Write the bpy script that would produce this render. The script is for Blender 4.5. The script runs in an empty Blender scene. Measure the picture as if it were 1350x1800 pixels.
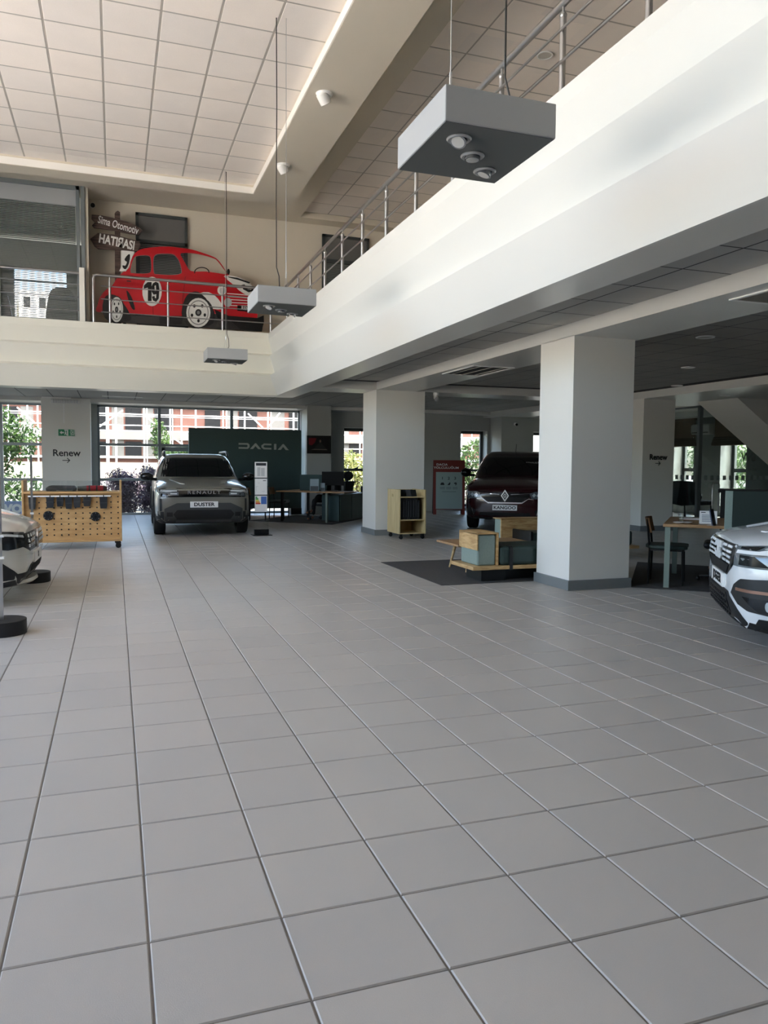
import bpy, bmesh, math, random
from mathutils import Vector, Matrix, Euler
from mathutils.bvhtree import BVHTree
random.seed(7)
PI = math.pi
scene = bpy.context.scene
C = scene.collection

# ------------------------------------------------------------------ camera
CAM = Vector((0, 0, 1.4292)); FPX = 1356.19
def cam_axes():
    yaw, pitch, roll = 0.33566, -0.06251, 0.00823
    f = Vector((math.sin(yaw)*math.cos(pitch), math.cos(yaw)*math.cos(pitch), math.sin(pitch)))
    r = Vector((math.cos(yaw), -math.sin(yaw), 0)); u = r.cross(f)
    return r*math.cos(roll)+u*math.sin(roll), u*math.cos(roll)-r*math.sin(roll), f
RX, UX, FX = cam_axes()
cd = bpy.data.cameras.new('camera'); cam = bpy.data.objects.new('camera', cd); C.objects.link(cam)
m = Matrix((RX, UX, -FX)).transposed().to_4x4(); m.translation = CAM
cam.matrix_world = m
cd.sensor_fit = 'AUTO'; cd.sensor_width = 36; cd.lens = FPX/1800*36
cd.clip_start = .05; cd.clip_end = 400
scene.camera = cam
def ray(u, v): return RX*((u-675)/FPX) - UX*((v-900)/FPX) + FX
def aty(u, v, y): d = ray(u, v); return CAM + d*(y/d.y)      # point of the wall plane y = const seen there
def atz(u, v, z=0.): d = ray(u, v); return CAM + d*((z-CAM.z)/d.z)

# ------------------------------------------------------------------ world, sun, exposure
w = bpy.data.worlds.new('sky'); scene.world = w; w.use_nodes = True
nt = w.node_tree; nt.nodes.clear()
sk = nt.nodes.new('ShaderNodeTexSky'); sk.sky_type = 'NISHITA'; sk.sun_disc = False
sk.sun_elevation = math.radians(52); sk.sun_rotation = math.radians(150); sk.air_density = 1.0; sk.dust_density = 3.5; sk.ozone_density = 1.0
bg = nt.nodes.new('ShaderNodeBackground'); bg.inputs[1].default_value = .30
wo = nt.nodes.new('ShaderNodeOutputWorld')
tn = nt.nodes.new('ShaderNodeVectorMath'); tn.operation = 'MULTIPLY'; tn.inputs[1].default_value = (1.0, .965, .915)
nt.links.new(sk.outputs[0], tn.inputs[0]); nt.links.new(tn.outputs[0], bg.inputs[0]); nt.links.new(bg.outputs[0], wo.inputs[0])
sl = bpy.data.lights.new('sun', 'SUN'); sl.energy = 4.2; sl.angle = .01; sl.color = (1, .97, .93)
so = bpy.data.objects.new('sun', sl); C.objects.link(so)
so.rotation_euler = Vector((-.42, .20, -.885)).to_track_quat('-Z', 'Y').to_euler()
def portal(name, loc, rot, sx, sy):
    l = bpy.data.lights.new(name, 'AREA'); l.shape = 'RECTANGLE'; l.size = sx; l.size_y = sy; l.energy = 1
    l.cycles.is_portal = True
    o = bpy.data.objects.new(name, l); C.objects.link(o); o.location = loc; o.rotation_euler = rot
portal('portal_left', (-6.3, 6.0, 3.8), (0, -PI/2, 0), 6.6, 13.2)
portal('portal_office', (17.0, 18.3, 1.5), (0, PI/2, 0), 2.6, 3.4)
portal('portal_far', (1.6, 22.0, 1.5), (-PI/2, 0, 0), 7.2, 3.0)
vs = scene.view_settings
vs.view_transform = 'Standard'; vs.look = 'None'; vs.gamma = 1; vs.use_curve_mapping = False; vs.exposure = 2.75
scene.cycles.max_bounces = 10; scene.cycles.diffuse_bounces = 7; scene.cycles.transparent_max_bounces = 16
scene.cycles.sample_clamp_indirect = 6; scene.cycles.caustics_reflective = False; scene.cycles.caustics_refractive = False

# ------------------------------------------------------------------ materials
def lin(c):
    c = [x/255 for x in c]
    return tuple(x/12.92 if x <= .04045 else ((x+.055)/1.055)**2.4 for x in c)
MATS = {}
def mat(name, rgb, rough=.5, metal=0., var=0., vscale=6., bump=0., bscale=60., spec=.5, coat=0., emit=0., vdim='obj', stretch=None):
    if name in MATS: return MATS[name]
    M = bpy.data.materials.new(name); M.use_nodes = True; n = M.node_tree.nodes; L = M.node_tree.links
    b = n['Principled BSDF']; c = lin(rgb)
    b.inputs['Base Color'].default_value = (*c, 1); b.inputs['Roughness'].default_value = rough; b.inputs['Metallic'].default_value = metal
    b.inputs['Specular IOR Level'].default_value = spec; b.inputs['Coat Weight'].default_value = coat; b.inputs['Coat Roughness'].default_value = .05
    if emit: b.inputs['Emission Color'].default_value = (*c, 1); b.inputs['Emission Strength'].default_value = emit
    if var or bump:
        tc = n.new('ShaderNodeTexCoord'); mp = n.new('ShaderNodeMapping'); L.new(tc.outputs['Object'], mp.inputs[0])
        if stretch: mp.inputs['Scale'].default_value = stretch
    if var:
        t = n.new('ShaderNodeTexNoise'); t.inputs['Scale'].default_value = vscale; t.inputs['Detail'].default_value = 4; L.new(mp.outputs[0], t.inputs['Vector'])
        r = n.new('ShaderNodeValToRGB'); r.color_ramp.elements[0].position = .3; r.color_ramp.elements[1].position = .7
        r.color_ramp.elements[0].color = (*[x*(1-var) for x in c], 1); r.color_ramp.elements[1].color = (*[min(1, x*(1+var)) for x in c], 1)
        L.new(t.outputs[0], r.inputs[0]); L.new(r.outputs[0], b.inputs['Base Color'])
    if bump:
        t2 = n.new('ShaderNodeTexNoise'); t2.inputs['Scale'].default_value = bscale; L.new(mp.outputs[0], t2.inputs['Vector'])
        bp = n.new('ShaderNodeBump'); bp.inputs['Strength'].default_value = bump; bp.inputs['Distance'].default_value = .01
        L.new(t2.outputs[0], bp.inputs['Height']); L.new(bp.outputs[0], b.inputs['Normal'])
    MATS[name] = M; return M
def tile_mat(name, rgb, px, py, ox, oy, amp, rough, speck=.06, sscale=180., warm=.02, spec=.5):
    """one tone per tile, from the tile's place in the grid, with a fine speckle"""
    M = bpy.data.materials.new(name); M.use_nodes = True; n = M.node_tree.nodes; L = M.node_tree.links
    b = n['Principled BSDF']; c = lin(rgb); b.inputs['Roughness'].default_value = rough; b.inputs['Specular IOR Level'].default_value = spec
    g = n.new('ShaderNodeNewGeometry'); mp = n.new('ShaderNodeMapping'); mp.vector_type = 'POINT'
    mp.inputs['Location'].default_value = (-ox/px, -oy/py, 0); mp.inputs['Scale'].default_value = (1/px, 1/py, 0)
    L.new(g.outputs['Position'], mp.inputs[0])
    fl = n.new('ShaderNodeVectorMath'); fl.operation = 'FLOOR'; L.new(mp.outputs[0], fl.inputs[0])
    wn = n.new('ShaderNodeTexWhiteNoise'); L.new(fl.outputs[0], wn.inputs['Vector'])
    r = n.new('ShaderNodeValToRGB'); e = r.color_ramp.elements
    e[0].color = (c[0]*(1-amp), c[1]*(1-amp*1.05), c[2]*(1-amp), 1); e[1].color = (c[0]*(1+amp+warm), c[1]*(1+amp), c[2]*(1+amp-warm), 1)
    L.new(wn.outputs['Value'], r.inputs[0])
    t = n.new('ShaderNodeTexNoise'); t.inputs['Scale'].default_value = sscale; t.inputs['Detail'].default_value = 3; L.new(g.outputs['Position'], t.inputs['Vector'])
    t2 = n.new('ShaderNodeTexNoise'); t2.inputs['Scale'].default_value = 1.7; t2.inputs['Detail'].default_value = 5; L.new(g.outputs['Position'], t2.inputs['Vector'])
    ad = n.new('ShaderNodeMath'); ad.operation = 'ADD'; L.new(t.outputs[0], ad.inputs[0]); L.new(t2.outputs[0], ad.inputs[1])
    mr = n.new('ShaderNodeMapRange'); mr.inputs[1].default_value = .6; mr.inputs[2].default_value = 1.4; mr.inputs[3].default_value = 1-speck; mr.inputs[4].default_value = 1+speck
    L.new(ad.outputs[0], mr.inputs[0])
    mx = n.new('ShaderNodeVectorMath'); mx.operation = 'MULTIPLY'; L.new(r.outputs[0], mx.inputs[0]); L.new(mr.outputs[0], mx.inputs[1]); L.new(mx.outputs[0], b.inputs['Base Color'])
    bp = n.new('ShaderNodeBump'); bp.inputs['Strength'].default_value = .12; bp.inputs['Distance'].default_value = .004; L.new(t.outputs[0], bp.inputs['Height']); L.new(bp.outputs[0], b.inputs['Normal'])
    MATS[name] = M; return M
def wood_mat(name, rgb, rgb2, scale=3., stretch=(1, 1, 12), rough=.5):
    M = bpy.data.materials.new(name); M.use_nodes = True; n = M.node_tree.nodes; L = M.node_tree.links
    b = n['Principled BSDF']; b.inputs['Roughness'].default_value = rough
    tc = n.new('ShaderNodeTexCoord'); mp = n.new('ShaderNodeMapping'); mp.inputs['Scale'].default_value = stretch; L.new(tc.outputs['Object'], mp.inputs[0])
    t = n.new('ShaderNodeTexNoise'); t.inputs['Scale'].default_value = scale; t.inputs['Detail'].default_value = 6; t.inputs['Distortion'].default_value = .6; L.new(mp.outputs[0], t.inputs['Vector'])
    r = n.new('ShaderNodeValToRGB'); r.color_ramp.elements[0].position = .35; r.color_ramp.elements[1].position = .66
    r.color_ramp.elements[0].color = (*lin(rgb2), 1); r.color_ramp.elements[1].color = (*lin(rgb), 1)
    L.new(t.outputs[0], r.inputs[0]); L.new(r.outputs[0], b.inputs['Base Color'])
    MATS[name] = M; return M
def glass_mat(name, tint=(1, 1, 1), refl=1., rough=0.):
    M = bpy.data.materials.new(name); M.use_nodes = True; n = M.node_tree.nodes; L = M.node_tree.links; n.clear()
    o = n.new('ShaderNodeOutputMaterial'); t = n.new('ShaderNodeBsdfTransparent'); t.inputs[0].default_value = (*tint, 1)
    g = n.new('ShaderNodeBsdfGlossy'); g.inputs['Roughness'].default_value = rough; f = n.new('ShaderNodeLayerWeight'); f.inputs[0].default_value = .5
    pw = n.new('ShaderNodeMath'); pw.operation = 'POWER'; pw.inputs[1].default_value = 5; L.new(f.outputs['Facing'], pw.inputs[0])
    mm = n.new('ShaderNodeMath'); mm.operation = 'MULTIPLY_ADD'; mm.inputs[1].default_value = .9*refl; mm.inputs[2].default_value = .04*refl; L.new(pw.outputs[0], mm.inputs[0])
    x = n.new('ShaderNodeMixShader'); L.new(mm.outputs[0], x.inputs[0]); L.new(t.outputs[0], x.inputs[1]); L.new(g.outputs[0], x.inputs[2]); L.new(x.outputs[0], o.inputs[0])
    MATS[name] = M; return M

WALL = mat('wall_paint', (226, 225, 218), .55, var=.02, vscale=.8)
WALLU = mat('upper_wall_paint', (214, 206, 190), .6, var=.02, vscale=.8)
SOFFIT = mat('satin_soffit_paint', (205, 205, 200), .32, var=.015, vscale=2)
BASEB = mat('grey_skirting', (120, 124, 124), .45)
STEEL = mat('brushed_steel', (200, 200, 200), .28, 1.)
CHROME = mat('chrome', (225, 225, 228), .12, 1.)
BLACK = mat('black_plastic', (16, 17, 18), .45)
BLACKM = mat('black_metal', (20, 21, 22), .35, .3)
ALU = mat('grey_aluminium', (132, 140, 143), .4, .4)
DKFRAME = mat('dark_window_frame', (70, 76, 76), .45, .3)
WHITE = mat('white_plastic', (235, 235, 232), .4)
PAPER = mat('white_paper', (236, 236, 234), .7)
GLASS = glass_mat('window_glass', (.96, .98, .97))
CLEAR = glass_mat('clear_acrylic', (.93, .95, .95), 1.3)
WOOD = wood_mat('birch_plywood', (198, 160, 106), (178, 138, 86), 2.5, (1, 6, 6))
OAK = wood_mat('knotty_oak', (206, 174, 124), (172, 134, 84), 3., (2, 2, 10))
OAKX = wood_mat('oak_top', (182, 146, 104), (150, 114, 76), 3., (1.2, 9, 9))
SAGE = mat('sage_felt', (134, 150, 142), .85, var=.05, vscale=60, bump=.2, bscale=400)
DKGREEN = mat('dark_green_leather', (44, 60, 55), .45, var=.05, vscale=9)
GREENP = mat('dark_green_panel', (62, 82, 80), .6)

# ------------------------------------------------------------------ mesh helpers
class MB:
    def __init__(s): s.bm = bmesh.new()
    def box(s, x0, y0, z0, x1, y1, z1, M=None):
        vs = [s.bm.verts.new(p) for p in ((x0,y0,z0),(x1,y0,z0),(x1,y1,z0),(x0,y1,z0),(x0,y0,z1),(x1,y0,z1),(x1,y1,z1),(x0,y1,z1))]
        for f in ((3,2,1,0),(4,5,6,7),(0,1,5,4),(1,2,6,5),(2,3,7,6),(3,0,4,7)): s.bm.faces.new([vs[i] for i in f])
        if M: bmesh.ops.transform(s.bm, matrix=M, verts=vs)
        return s
    def cyl(s, p0, p1, r, n=12, r2=None, cap=True):
        p0, p1 = Vector(p0), Vector(p1); d = (p1-p0); q = d.to_track_quat('Z', 'Y'); r2 = r if r2 is None else r2
        a = [s.bm.verts.new(p0+q@Vector((r*math.cos(2*PI*i/n), r*math.sin(2*PI*i/n), 0))) for i in range(n)]
        b = [s.bm.verts.new(p1+q@Vector((r2*math.cos(2*PI*i/n), r2*math.sin(2*PI*i/n), 0))) for i in range(n)]
        for i in range(n): s.bm.faces.new((a[i], a[(i+1)%n], b[(i+1)%n], b[i]))
        if cap: s.bm.faces.new(a[::-1]); s.bm.faces.new(b)
        return s
    def tube(s, pts, r, n=8):
        pts = [Vector(p) for p in pts]; rings = []; N = len(pts); up = None
        for i, p in enumerate(pts):
            d = (pts[min(i+1, N-1)]-pts[max(i-1, 0)]).normalized()
            if up is None: up = d.orthogonal().normalized()
            up = (up-d*up.dot(d)).normalized(); sd = d.cross(up); rr = r[i] if isinstance(r, (list, tuple)) else r
            rings.append([s.bm.verts.new(p+up*rr*math.cos(2*PI*k/n)+sd*rr*math.sin(2*PI*k/n)) for k in range(n)])
        for a, b in zip(rings, rings[1:]):
            for k in range(n): s.bm.faces.new((a[k], a[(k+1)%n], b[(k+1)%n], b[k]))
        s.bm.faces.new(rings[0][::-1]); s.bm.faces.new(rings[-1]); return s
    def prism(s, poly, axis, a, b):
        """poly of 2-D points, extruded along axis from a to b; x: (y,z), y: (x,z), z: (x,y)"""
        def P(p, t): return (t, p[0], p[1]) if axis == 'x' else (p[0], t, p[1]) if axis == 'y' else (p[0], p[1], t)
        v0 = [s.bm.verts.new(P(p, a)) for p in poly]; v1 = [s.bm.verts.new(P(p, b)) for p in poly]; n = len(poly)
        s.bm.faces.new(v0); s.bm.faces.new(v1[::-1])
        for i in range(n): s.bm.faces.new((v0[i], v1[i], v1[(i+1)%n], v0[(i+1)%n]))
        return s
    def ball(s, c, r, sx=1, sy=1, sz=1, u=14, v=10):
        M = Matrix.Translation(c) @ Matrix.Diagonal((sx, sy, sz, 1)); bmesh.ops.create_uvsphere(s.bm, u_segments=u, v_segments=v, radius=r, matrix=M); return s
    def loft(s, rings, close=True, cap=True):
        R = [[s.bm.verts.new(p) for p in r] for r in rings]; n = len(R[0])
        for a, b in zip(R, R[1:]):
            for k in range(n if close else n-1): s.bm.faces.new((a[k], a[(k+1)%n], b[(k+1)%n], b[k]))
        if cap: s.bm.faces.new(R[0][::-1]); s.bm.faces.new(R[-1])
        return s
def finish(ob, bevel=0., smooth=False):
    if bevel:
        md = ob.modifiers.new('b', 'BEVEL'); md.width = bevel; md.segments = 2; md.limit_method = 'ANGLE'; md.angle_limit = .6
    if smooth:
        for p in ob.data.polygons: p.use_smooth = True
        ob.data.set_sharp_from_angle(angle=math.radians(smooth if smooth > 1 else 40))
    return ob
def obj(name, mb, material=None, parent=None, bevel=0., smooth=False, world=False, kind=None, label=None):
    bm = mb.bm if isinstance(mb, MB) else mb
    bmesh.ops.recalc_face_normals(bm, faces=bm.faces)
    me = bpy.data.meshes.new(name); bm.to_mesh(me); bm.free()
    o = bpy.data.objects.new(name, me); C.objects.link(o)
    for mm in (material if isinstance(material, (list, tuple)) else [material]):
        if mm: me.materials.append(mm)
    if parent:
        o.parent = parent
        if world: o.matrix_parent_inverse = base_matrix(parent).inverted()
    if kind: o['kind'] = kind
    if label: o['label'] = label
    return finish(o, bevel, smooth)
def base_matrix(o):
    M = Matrix.LocRotScale(o.location, o.rotation_euler, o.scale)
    return base_matrix(o.parent) @ o.matrix_parent_inverse @ M if o.parent else M
def tag(o, label, cat, group=None):
    o['label'] = label; o['category'] = cat
    if group: o['group'] = group
    return o
def thing(name, label, cat, loc=(0, 0, 0), rotz=0., group=None):
    o = bpy.data.objects.new(name, None); o.empty_display_size = .1; C.objects.link(o); o.location = loc; o.rotation_euler = (0, 0, rotz)
    return tag(o, label, cat, group)
def struct(name, mb, material, bevel=0., smooth=False, label=None):
    return obj(name, mb, material, None, bevel, smooth, kind='structure', label=label)
def dup(root, loc=None, rotz=None, label=None):
    r = root.copy(); C.objects.link(r)
    if loc is not None: r.location = loc
    if rotz is not None: r.rotation_euler = (0, 0, rotz)
    if label: r['label'] = label
    for ch in list(root.children):
        c = ch.copy(); C.objects.link(c); c.parent = r
        for g in list(ch.children):
            d = g.copy(); C.objects.link(d); d.parent = c
    return r
def text_bm(s, size, depth=.003, bold=0., spacing=1., shear=0.):
    cu = bpy.data.curves.new('t', 'FONT'); cu.body = s; cu.size = size; cu.extrude = depth; cu.offset = bold; cu.space_character = spacing; cu.shear = shear
    cu.align_x = 'CENTER'; cu.align_y = 'CENTER'; cu.resolution_u = 3
    o = bpy.data.objects.new('t', cu); C.objects.link(o); dg = bpy.context.evaluated_depsgraph_get()
    me = bpy.data.meshes.new_from_object(o.evaluated_get(dg)); bm = bmesh.new(); bm.from_mesh(me)
    bpy.data.objects.remove(o); bpy.data.curves.remove(cu); bpy.data.meshes.remove(me); return bm
def text(name, s, size, M, material, parent=None, world=False, depth=.003, bold=0., spacing=1., xs=1., shear=0., label=None):
    """lettering reading along local x, standing up along local y, placed with matrix M"""
    bm = text_bm(s, size, depth, bold, spacing, shear)
    bmesh.ops.transform(bm, matrix=M @ Matrix.Diagonal((xs, 1, 1, 1)), verts=bm.verts)
    return obj(name, bm, material, parent, world=world, label=label)
def facing(loc, right, up=(0, 0, 1)):
    r = Vector(right).normalized(); u = Vector(up); u = (u-r*u.dot(r)).normalized(); n = r.cross(u)
    M = Matrix((r, u, n)).transposed().to_4x4(); M.translation = Vector(loc); return M
# ------------------------------------------------------------------ the shell
TX, TY, TOX, TOY = .4, .3962, .078, 2.319
PX = 645/1000
FLOORM = tile_mat('floor_tile_glaze', (178, 174, 167), TX, TY, TOX, TOY, .035, .42, .035, 260., .012)
GROUT = mat('floor_grout', (112, 106, 98), .8)
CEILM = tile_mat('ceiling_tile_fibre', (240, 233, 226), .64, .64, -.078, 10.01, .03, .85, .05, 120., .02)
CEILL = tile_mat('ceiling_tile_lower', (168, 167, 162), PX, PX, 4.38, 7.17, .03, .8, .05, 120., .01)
TBAR = mat('ceiling_grid_metal', (176, 170, 162), .5)
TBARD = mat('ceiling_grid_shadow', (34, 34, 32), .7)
def in_frame(p, mg=25):
    d = Vector(p)-CAM; z = d.dot(FX)
    if z < .3: return False
    u = 675+FPX*d.dot(RX)/z; v = 900-FPX*d.dot(UX)/z
    return -mg < u < 1350+mg and -mg < v < 1800+mg
def tile_mesh(sx, sy, h, gap, down=False):
    b = MB(); x, y, c = sx/2-gap/2, sy/2-gap/2, .004
    z0, z1 = (0, h) if not down else (0, -h)
    b.loft([[(-x,-y,z0),(x,-y,z0),(x,y,z0),(-x,y,z0)], [(-x,-y,z1*.5),(x,-y,z1*.5),(x,y,z1*.5),(-x,y,z1*.5)], [(-x+c,-y+c,z1),(x-c,-y+c,z1),(x-c,y-c,z1),(-x+c,y-c,z1)]])
    bmesh.ops.recalc_face_normals(b.bm, faces=b.bm.faces)
    me = bpy.data.meshes.new('tile'); b.bm.to_mesh(me); b.bm.free(); return me
def tiles(parent, me, material, centres, limit):
    """the tiles nearest the camera are parts of their own, the rest one part"""
    me.materials.append(material)
    vis = sorted([c for c in centres if in_frame(c)], key=lambda c: (Vector(c)-CAM).length)[:limit]; vs_ = set(vis)
    for c in vis:
        o = bpy.data.objects.new('tile', me); C.objects.link(o); o.location = c; o.parent = parent
    rest = [c for c in centres if c not in vs_]
    if rest:
        V, F = [], []; mv = [v.co for v in me.vertices]; mf = [tuple(p.vertices) for p in me.polygons]
        for c in rest:
            k = len(V); V += [(v.x+c[0], v.y+c[1], v.z+c[2]) for v in mv]; F += [tuple(i+k for i in f) for f in mf]
        m2 = bpy.data.meshes.new('more_tiles'); m2.from_pydata(V, [], F); m2.materials.append(material)
        o = bpy.data.objects.new('more_tiles', m2); C.objects.link(o); o.parent = parent; o['kind'] = 'stuff'
floor = struct('floor', MB().box(-6.2, -6.6, -.25, 17.2, 22.1, -.004), GROUT)
cs = [(TOX+(i+.5)*TX, TOY+(j+.5)*TY, -.0085) for i in range(-19, 42) for j in range(-22, 49)]
cs = [c for c in cs if -6.1 < c[0] < 16.3 and -6.4 < c[1] < 21.6]
tiles(floor, tile_mesh(TX, TY, .0085, .0055), FLOORM, cs, 300)

# upper ceilings: the tray over the hall, its dropped frame, the gallery beyond
UX0, UX1 = 2.467, 3.26
ceil = struct('ceiling', MB().box(-5.9, -6.5, 6.5, UX0, 14.48, 6.9), TBAR)
cs = [(-.078+(i+.5)*.64, 10.01+(j+.5)*.65, 6.502) for i in range(-9, 4) for j in range(-25, 7)]
def clipped(cs, sx, sy, x1, y1): return [c for c in cs if c[0]+sx/2 < x1+.01 and c[1]+sy/2 < y1+.01]
tiles(ceil, tile_mesh(.64, .65, .004, .026, True), CEILM, [c for c in cs if c[0] < UX0-.3 and c[1] < 14.3], 300)
b = MB()                                                     # cut edge tiles of the tray
for j in range(-25, 7): b.box(2.482-.0, 10.01+j*.65+.014, 6.49, 2.52, 10.01+(j+1)*.65-.014, 6.5) if False else None
for i in range(-9, 4):
    x0 = -.078+i*.64; b.box(x0+.014, 14.17, 6.497, min(x0+.626, UX0-.005), 14.475, 6.501)
obj('edge_tiles', b, CEILM, ceil, kind='stuff')
struct('ceiling_bulkhead', MB().box(UX0, -6.5, 6.34, UX1, 14.87, 7).box(-6.1, 14.48, 6.34, UX0, 14.87, 7).box(-6.1, -6.5, 6.34, -5.9, 14.48, 7), WALLU)
struct('trim_1', MB().box(UX0-.012, -6.5, 6.345, UX0+.001, 14.48, 6.46).box(-6, 14.468, 6.345, UX0, 14.481, 6.46), mat('lip_paint', (236, 234, 228), .5))
struct('ceiling_gallery_soffit', MB().box(-6.1, 14.87, 6.86, 3.95, 17.5, 7).box(UX1, -6.5, 6.86, 3.95, 14.87, 7).box(3.95, 17.1, 6.86, 17, 17.5, 7), WALLU)
cg = struct('ceiling_gallery', MB().box(3.95, -6.5, 6.985, 17, 17.1, 7.1), TBAR)
GX, GY = 4.57, 13.80
cs = [(GX+(i+.5)*.645, GY+(j+.5)*.655, 6.987) for i in range(0, 19) for j in range(-30, 5)]
tiles(cg, tile_mesh(.645, .655, .004, .026, True), CEILM, cs, 200)
b = MB()
for j in range(-30, 5): b.box(3.955, GY+j*.655+.014, 6.982, GX-.014, GY+(j+1)*.655-.014, 6.986)
obj('edge_tiles', b, CEILM, cg, kind='stuff')
struct('roof', MB().box(-6.3, -6.7, 7.1, 17.3, 22.3, 7.4), WALL)

# upper storey slab, stepped balcony front
struct('slab', MB().box(3.32, -6.5, 3.06, 17, 17.5, 4.1).box(-6.1, 16.62, 3.06, 3.32, 22.1, 4.1).box(3.32, 17.5, 3.06, 17, 22.1, 4.1), WALL)
PROF = [(3.34, 4.16), (3.105, 4.16), (3.102, 4.03), (3.19, 3.735), (3.122, 3.69), (3.268, 3.335), (3.126, 3.28), (3.33, 2.88), (3.36, 2.88), (3.36, 4.0)]
b = MB(); b.loft([[(o, -6.5, z) for o, z in PROF], [(o, o+13.27, z) for o, z in PROF]])
struct('wall_balcony_right', b, mat('balcony_paint', (216, 217, 213), .42))
b = MB(); b.loft([[(o, o+13.27, z) for o, z in PROF], [(-6.1, o+13.27, z) for o, z in PROF]])
struct('wall_balcony_far', b, mat('balcony_paint_far', (226, 224, 212), .5))
# beams and ceiling under the upper storey
struct('beam', MB().box(3.345, -6.5, 2.881, 3.775, 17.08, 3.1).box(-6.1, 16.62, 2.881, 3.345, 17.08, 3.1), SOFFIT)
struct('beam.001', MB().box(4.88, -6.5, 2.88, 5.75, 14.5, 3.1), SOFFIT)
struct('beam.002', MB().box(3.775, 14.5, 2.879, 10.8, 15.35, 3.1), SOFFIT)
struct('beam.003', MB().box(10.8, -6.5, 2.878, 16.4, 15.35, 3.1).box(10.8, 15.35, 2.878, 11.9, 21.7, 3.1), SOFFIT)
struct('beam.004', MB().box(-6.1, 21.15, 2.93, 5.05, 21.76, 3.1).box(5.05, 21.2, 2.93, 16.4, 21.7, 3.1), SOFFIT)
struct('beam.005', MB().box(15.9, 15.35, 2.86, 16.4, 21.2, 3.1), SOFFIT)
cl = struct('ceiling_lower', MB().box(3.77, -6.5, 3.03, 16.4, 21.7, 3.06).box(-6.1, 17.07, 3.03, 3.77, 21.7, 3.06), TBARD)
cs = []
for (x0, x1, ox, y0, y1) in ((3.775, 4.88, 4.38, -6.4, 14.5), (5.75, 10.8, 7.30, -6.4, 14.5), (-6.1, 10.8, 4.38, 17.1, 21.15), (3.8, 10.8, 4.38, 15.4, 17.1), (11.9, 15.9, 4.38, 15.4, 21.2)):
    for i in range(-22, 20):
        for j in range(-24, 24):
            a, b_ = ox+i*PX, ox+(i+1)*PX; c, d = 7.17+j*PX, 7.17+(j+1)*PX
            if (a+b_)/2 > x0 and (a+b_)/2 < x1 and (c+d)/2 > y0 and (c+d)/2 < y1 and (x0 > 0 or (a > -6.1)): cs.append(((a+b_)/2, (c+d)/2, 3.0315))
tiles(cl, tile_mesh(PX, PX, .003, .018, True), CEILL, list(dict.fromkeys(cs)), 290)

# columns
def column(x0, y0, x1, y1, z1, label, name='column'):
    o = struct(name, MB().box(x0, y0, 0, x1, y1, z1), WALL, label=label)
    obj('skirting', MB().box(x0-.025, y0-.025, 0, x1+.025, y1+.025, .115), BASEB, o, bevel=.004); return o
column(4.88, 7.56, 5.69, 8.28, 2.885, 'broad white square column beside the wooden sofa')
column(4.88, 14.5, 5.91, 15.35, 2.885, 'white column behind the small birch book trolley')
col3 = column(10.85, 14.05, 11.68, 15.02, 2.88, 'white column with a direction arrow, beside the glass office')
col4 = column(-1.72, 21.1, -.57, 21.85, 3.0, 'white pillar with exit sign between the far windows')
# lower outer walls
b = MB()
b.box(-6.1, 21.75, 2.93, 5.05, 22.1, 4.1).box(-.57, 21.7, 0, -.42, 22.1, 2.95)
b.box(5.05, 21.0, 0, 5.74, 22.1, 3.06)
def wall_y(x0, x1, z0, z1, holes):
    x = x0
    for (a, c, d, e) in holes:
        b.box(x, 21.7, z0, a, 22.1, z1); b.box(a, 21.7, z0, c, 22.1, d); b.box(a, 21.7, e, c, 22.1, z1); x = c
    b.box(x, 21.7, z0, x1, 22.1, z1)
WIN = [(6.32, 7.22, .1, 2.47), (10.05, 10.95, .1, 2.47), (12.58, 13.5, .8, 2.47)]
wall_y(5.74, 17, 0, 4.1, WIN)
b.box(11.05, 20.95, 0, 11.85, 21.7, 2.88)
struct('wall_far', b, mat('far_wall_grey', (172, 174, 170), .6))
b = MB(); y = -6.5
RW = [(16.8, 17.77, .3, 2.75), (18.85, 19.82, .3, 2.75)]
for (a, c, d, e) in RW: b.box(16.4, y, 0, 16.95, a, 4.1); b.box(16.4, a, 0, 16.95, c, d); b.box(16.4, a, e, 16.95, c, 4.1); y = c
b.box(16.4, y, 0, 16.95, 21.7, 4.1)
b.box(16.6, -6.5, 4.1, 17, 22.1, 7.1)
struct('wall_right', b, mat('grey_side_wall', (128, 133, 131), .6))
struct('wall_back', MB().box(-6.1, -6.6, 0, 17, -6.45, 7.1), mat('dark_back_wall', (84, 84, 82), .6))
b = MB()
for k in range(7): y = -.5+k*13/6; b.box(-6.22, y-.03, .6, -6.1, y+.03, 7.1)
for z in (.62, 3.0, 4.1, 5.5, 6.9): b.box(-6.21, -.5, z-.04, -6.11, 12.5, z+.04)
struct('wall_left', b, ALU)
struct('wall_left_solid', MB().box(-6.2, -6.5, 0, -6.08, -.5, 7.1).box(-6.2, -.5, 0, -6.08, 12.5, .6).box(-6.2, 12.5, 0, -6.08, 21.8, 7.1), mat('left_wall_paint', (150, 152, 150), .6))  # out of view; solid stretches shaped to hold back daylight from the left
# upper walls
struct('wall_upper_far', MB().box(-.52, 17.5, 4.1, 17, 17.7, 7.1), WALLU)
struct('wall_upper_office', MB().box(-.52, 16.78, 4.1, -.44, 17.5, 6.86).box(-6.1, 17.5, 4.1, -6.0, 21.8, 6.9).box(-.52, 17.7, 4.1, -.44, 22, 6.9), WALLU)
b = MB()
P0, P1 = aty(24, 470, 21.8), aty(118, 566, 21.8)
b.box(-6.1, 21.8, 4.1, P0.x, 22, 7).box(P1.x, 21.8, 4.1, -.44, 22, 7).box(P0.x, 21.8, 4.1, P1.x, 22, P1.z).box(P0.x, 21.8, P0.z, P1.x, 22, 7)
struct('wall_office_back', b, mat('office_wall', (120, 122, 120), .6))

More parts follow.
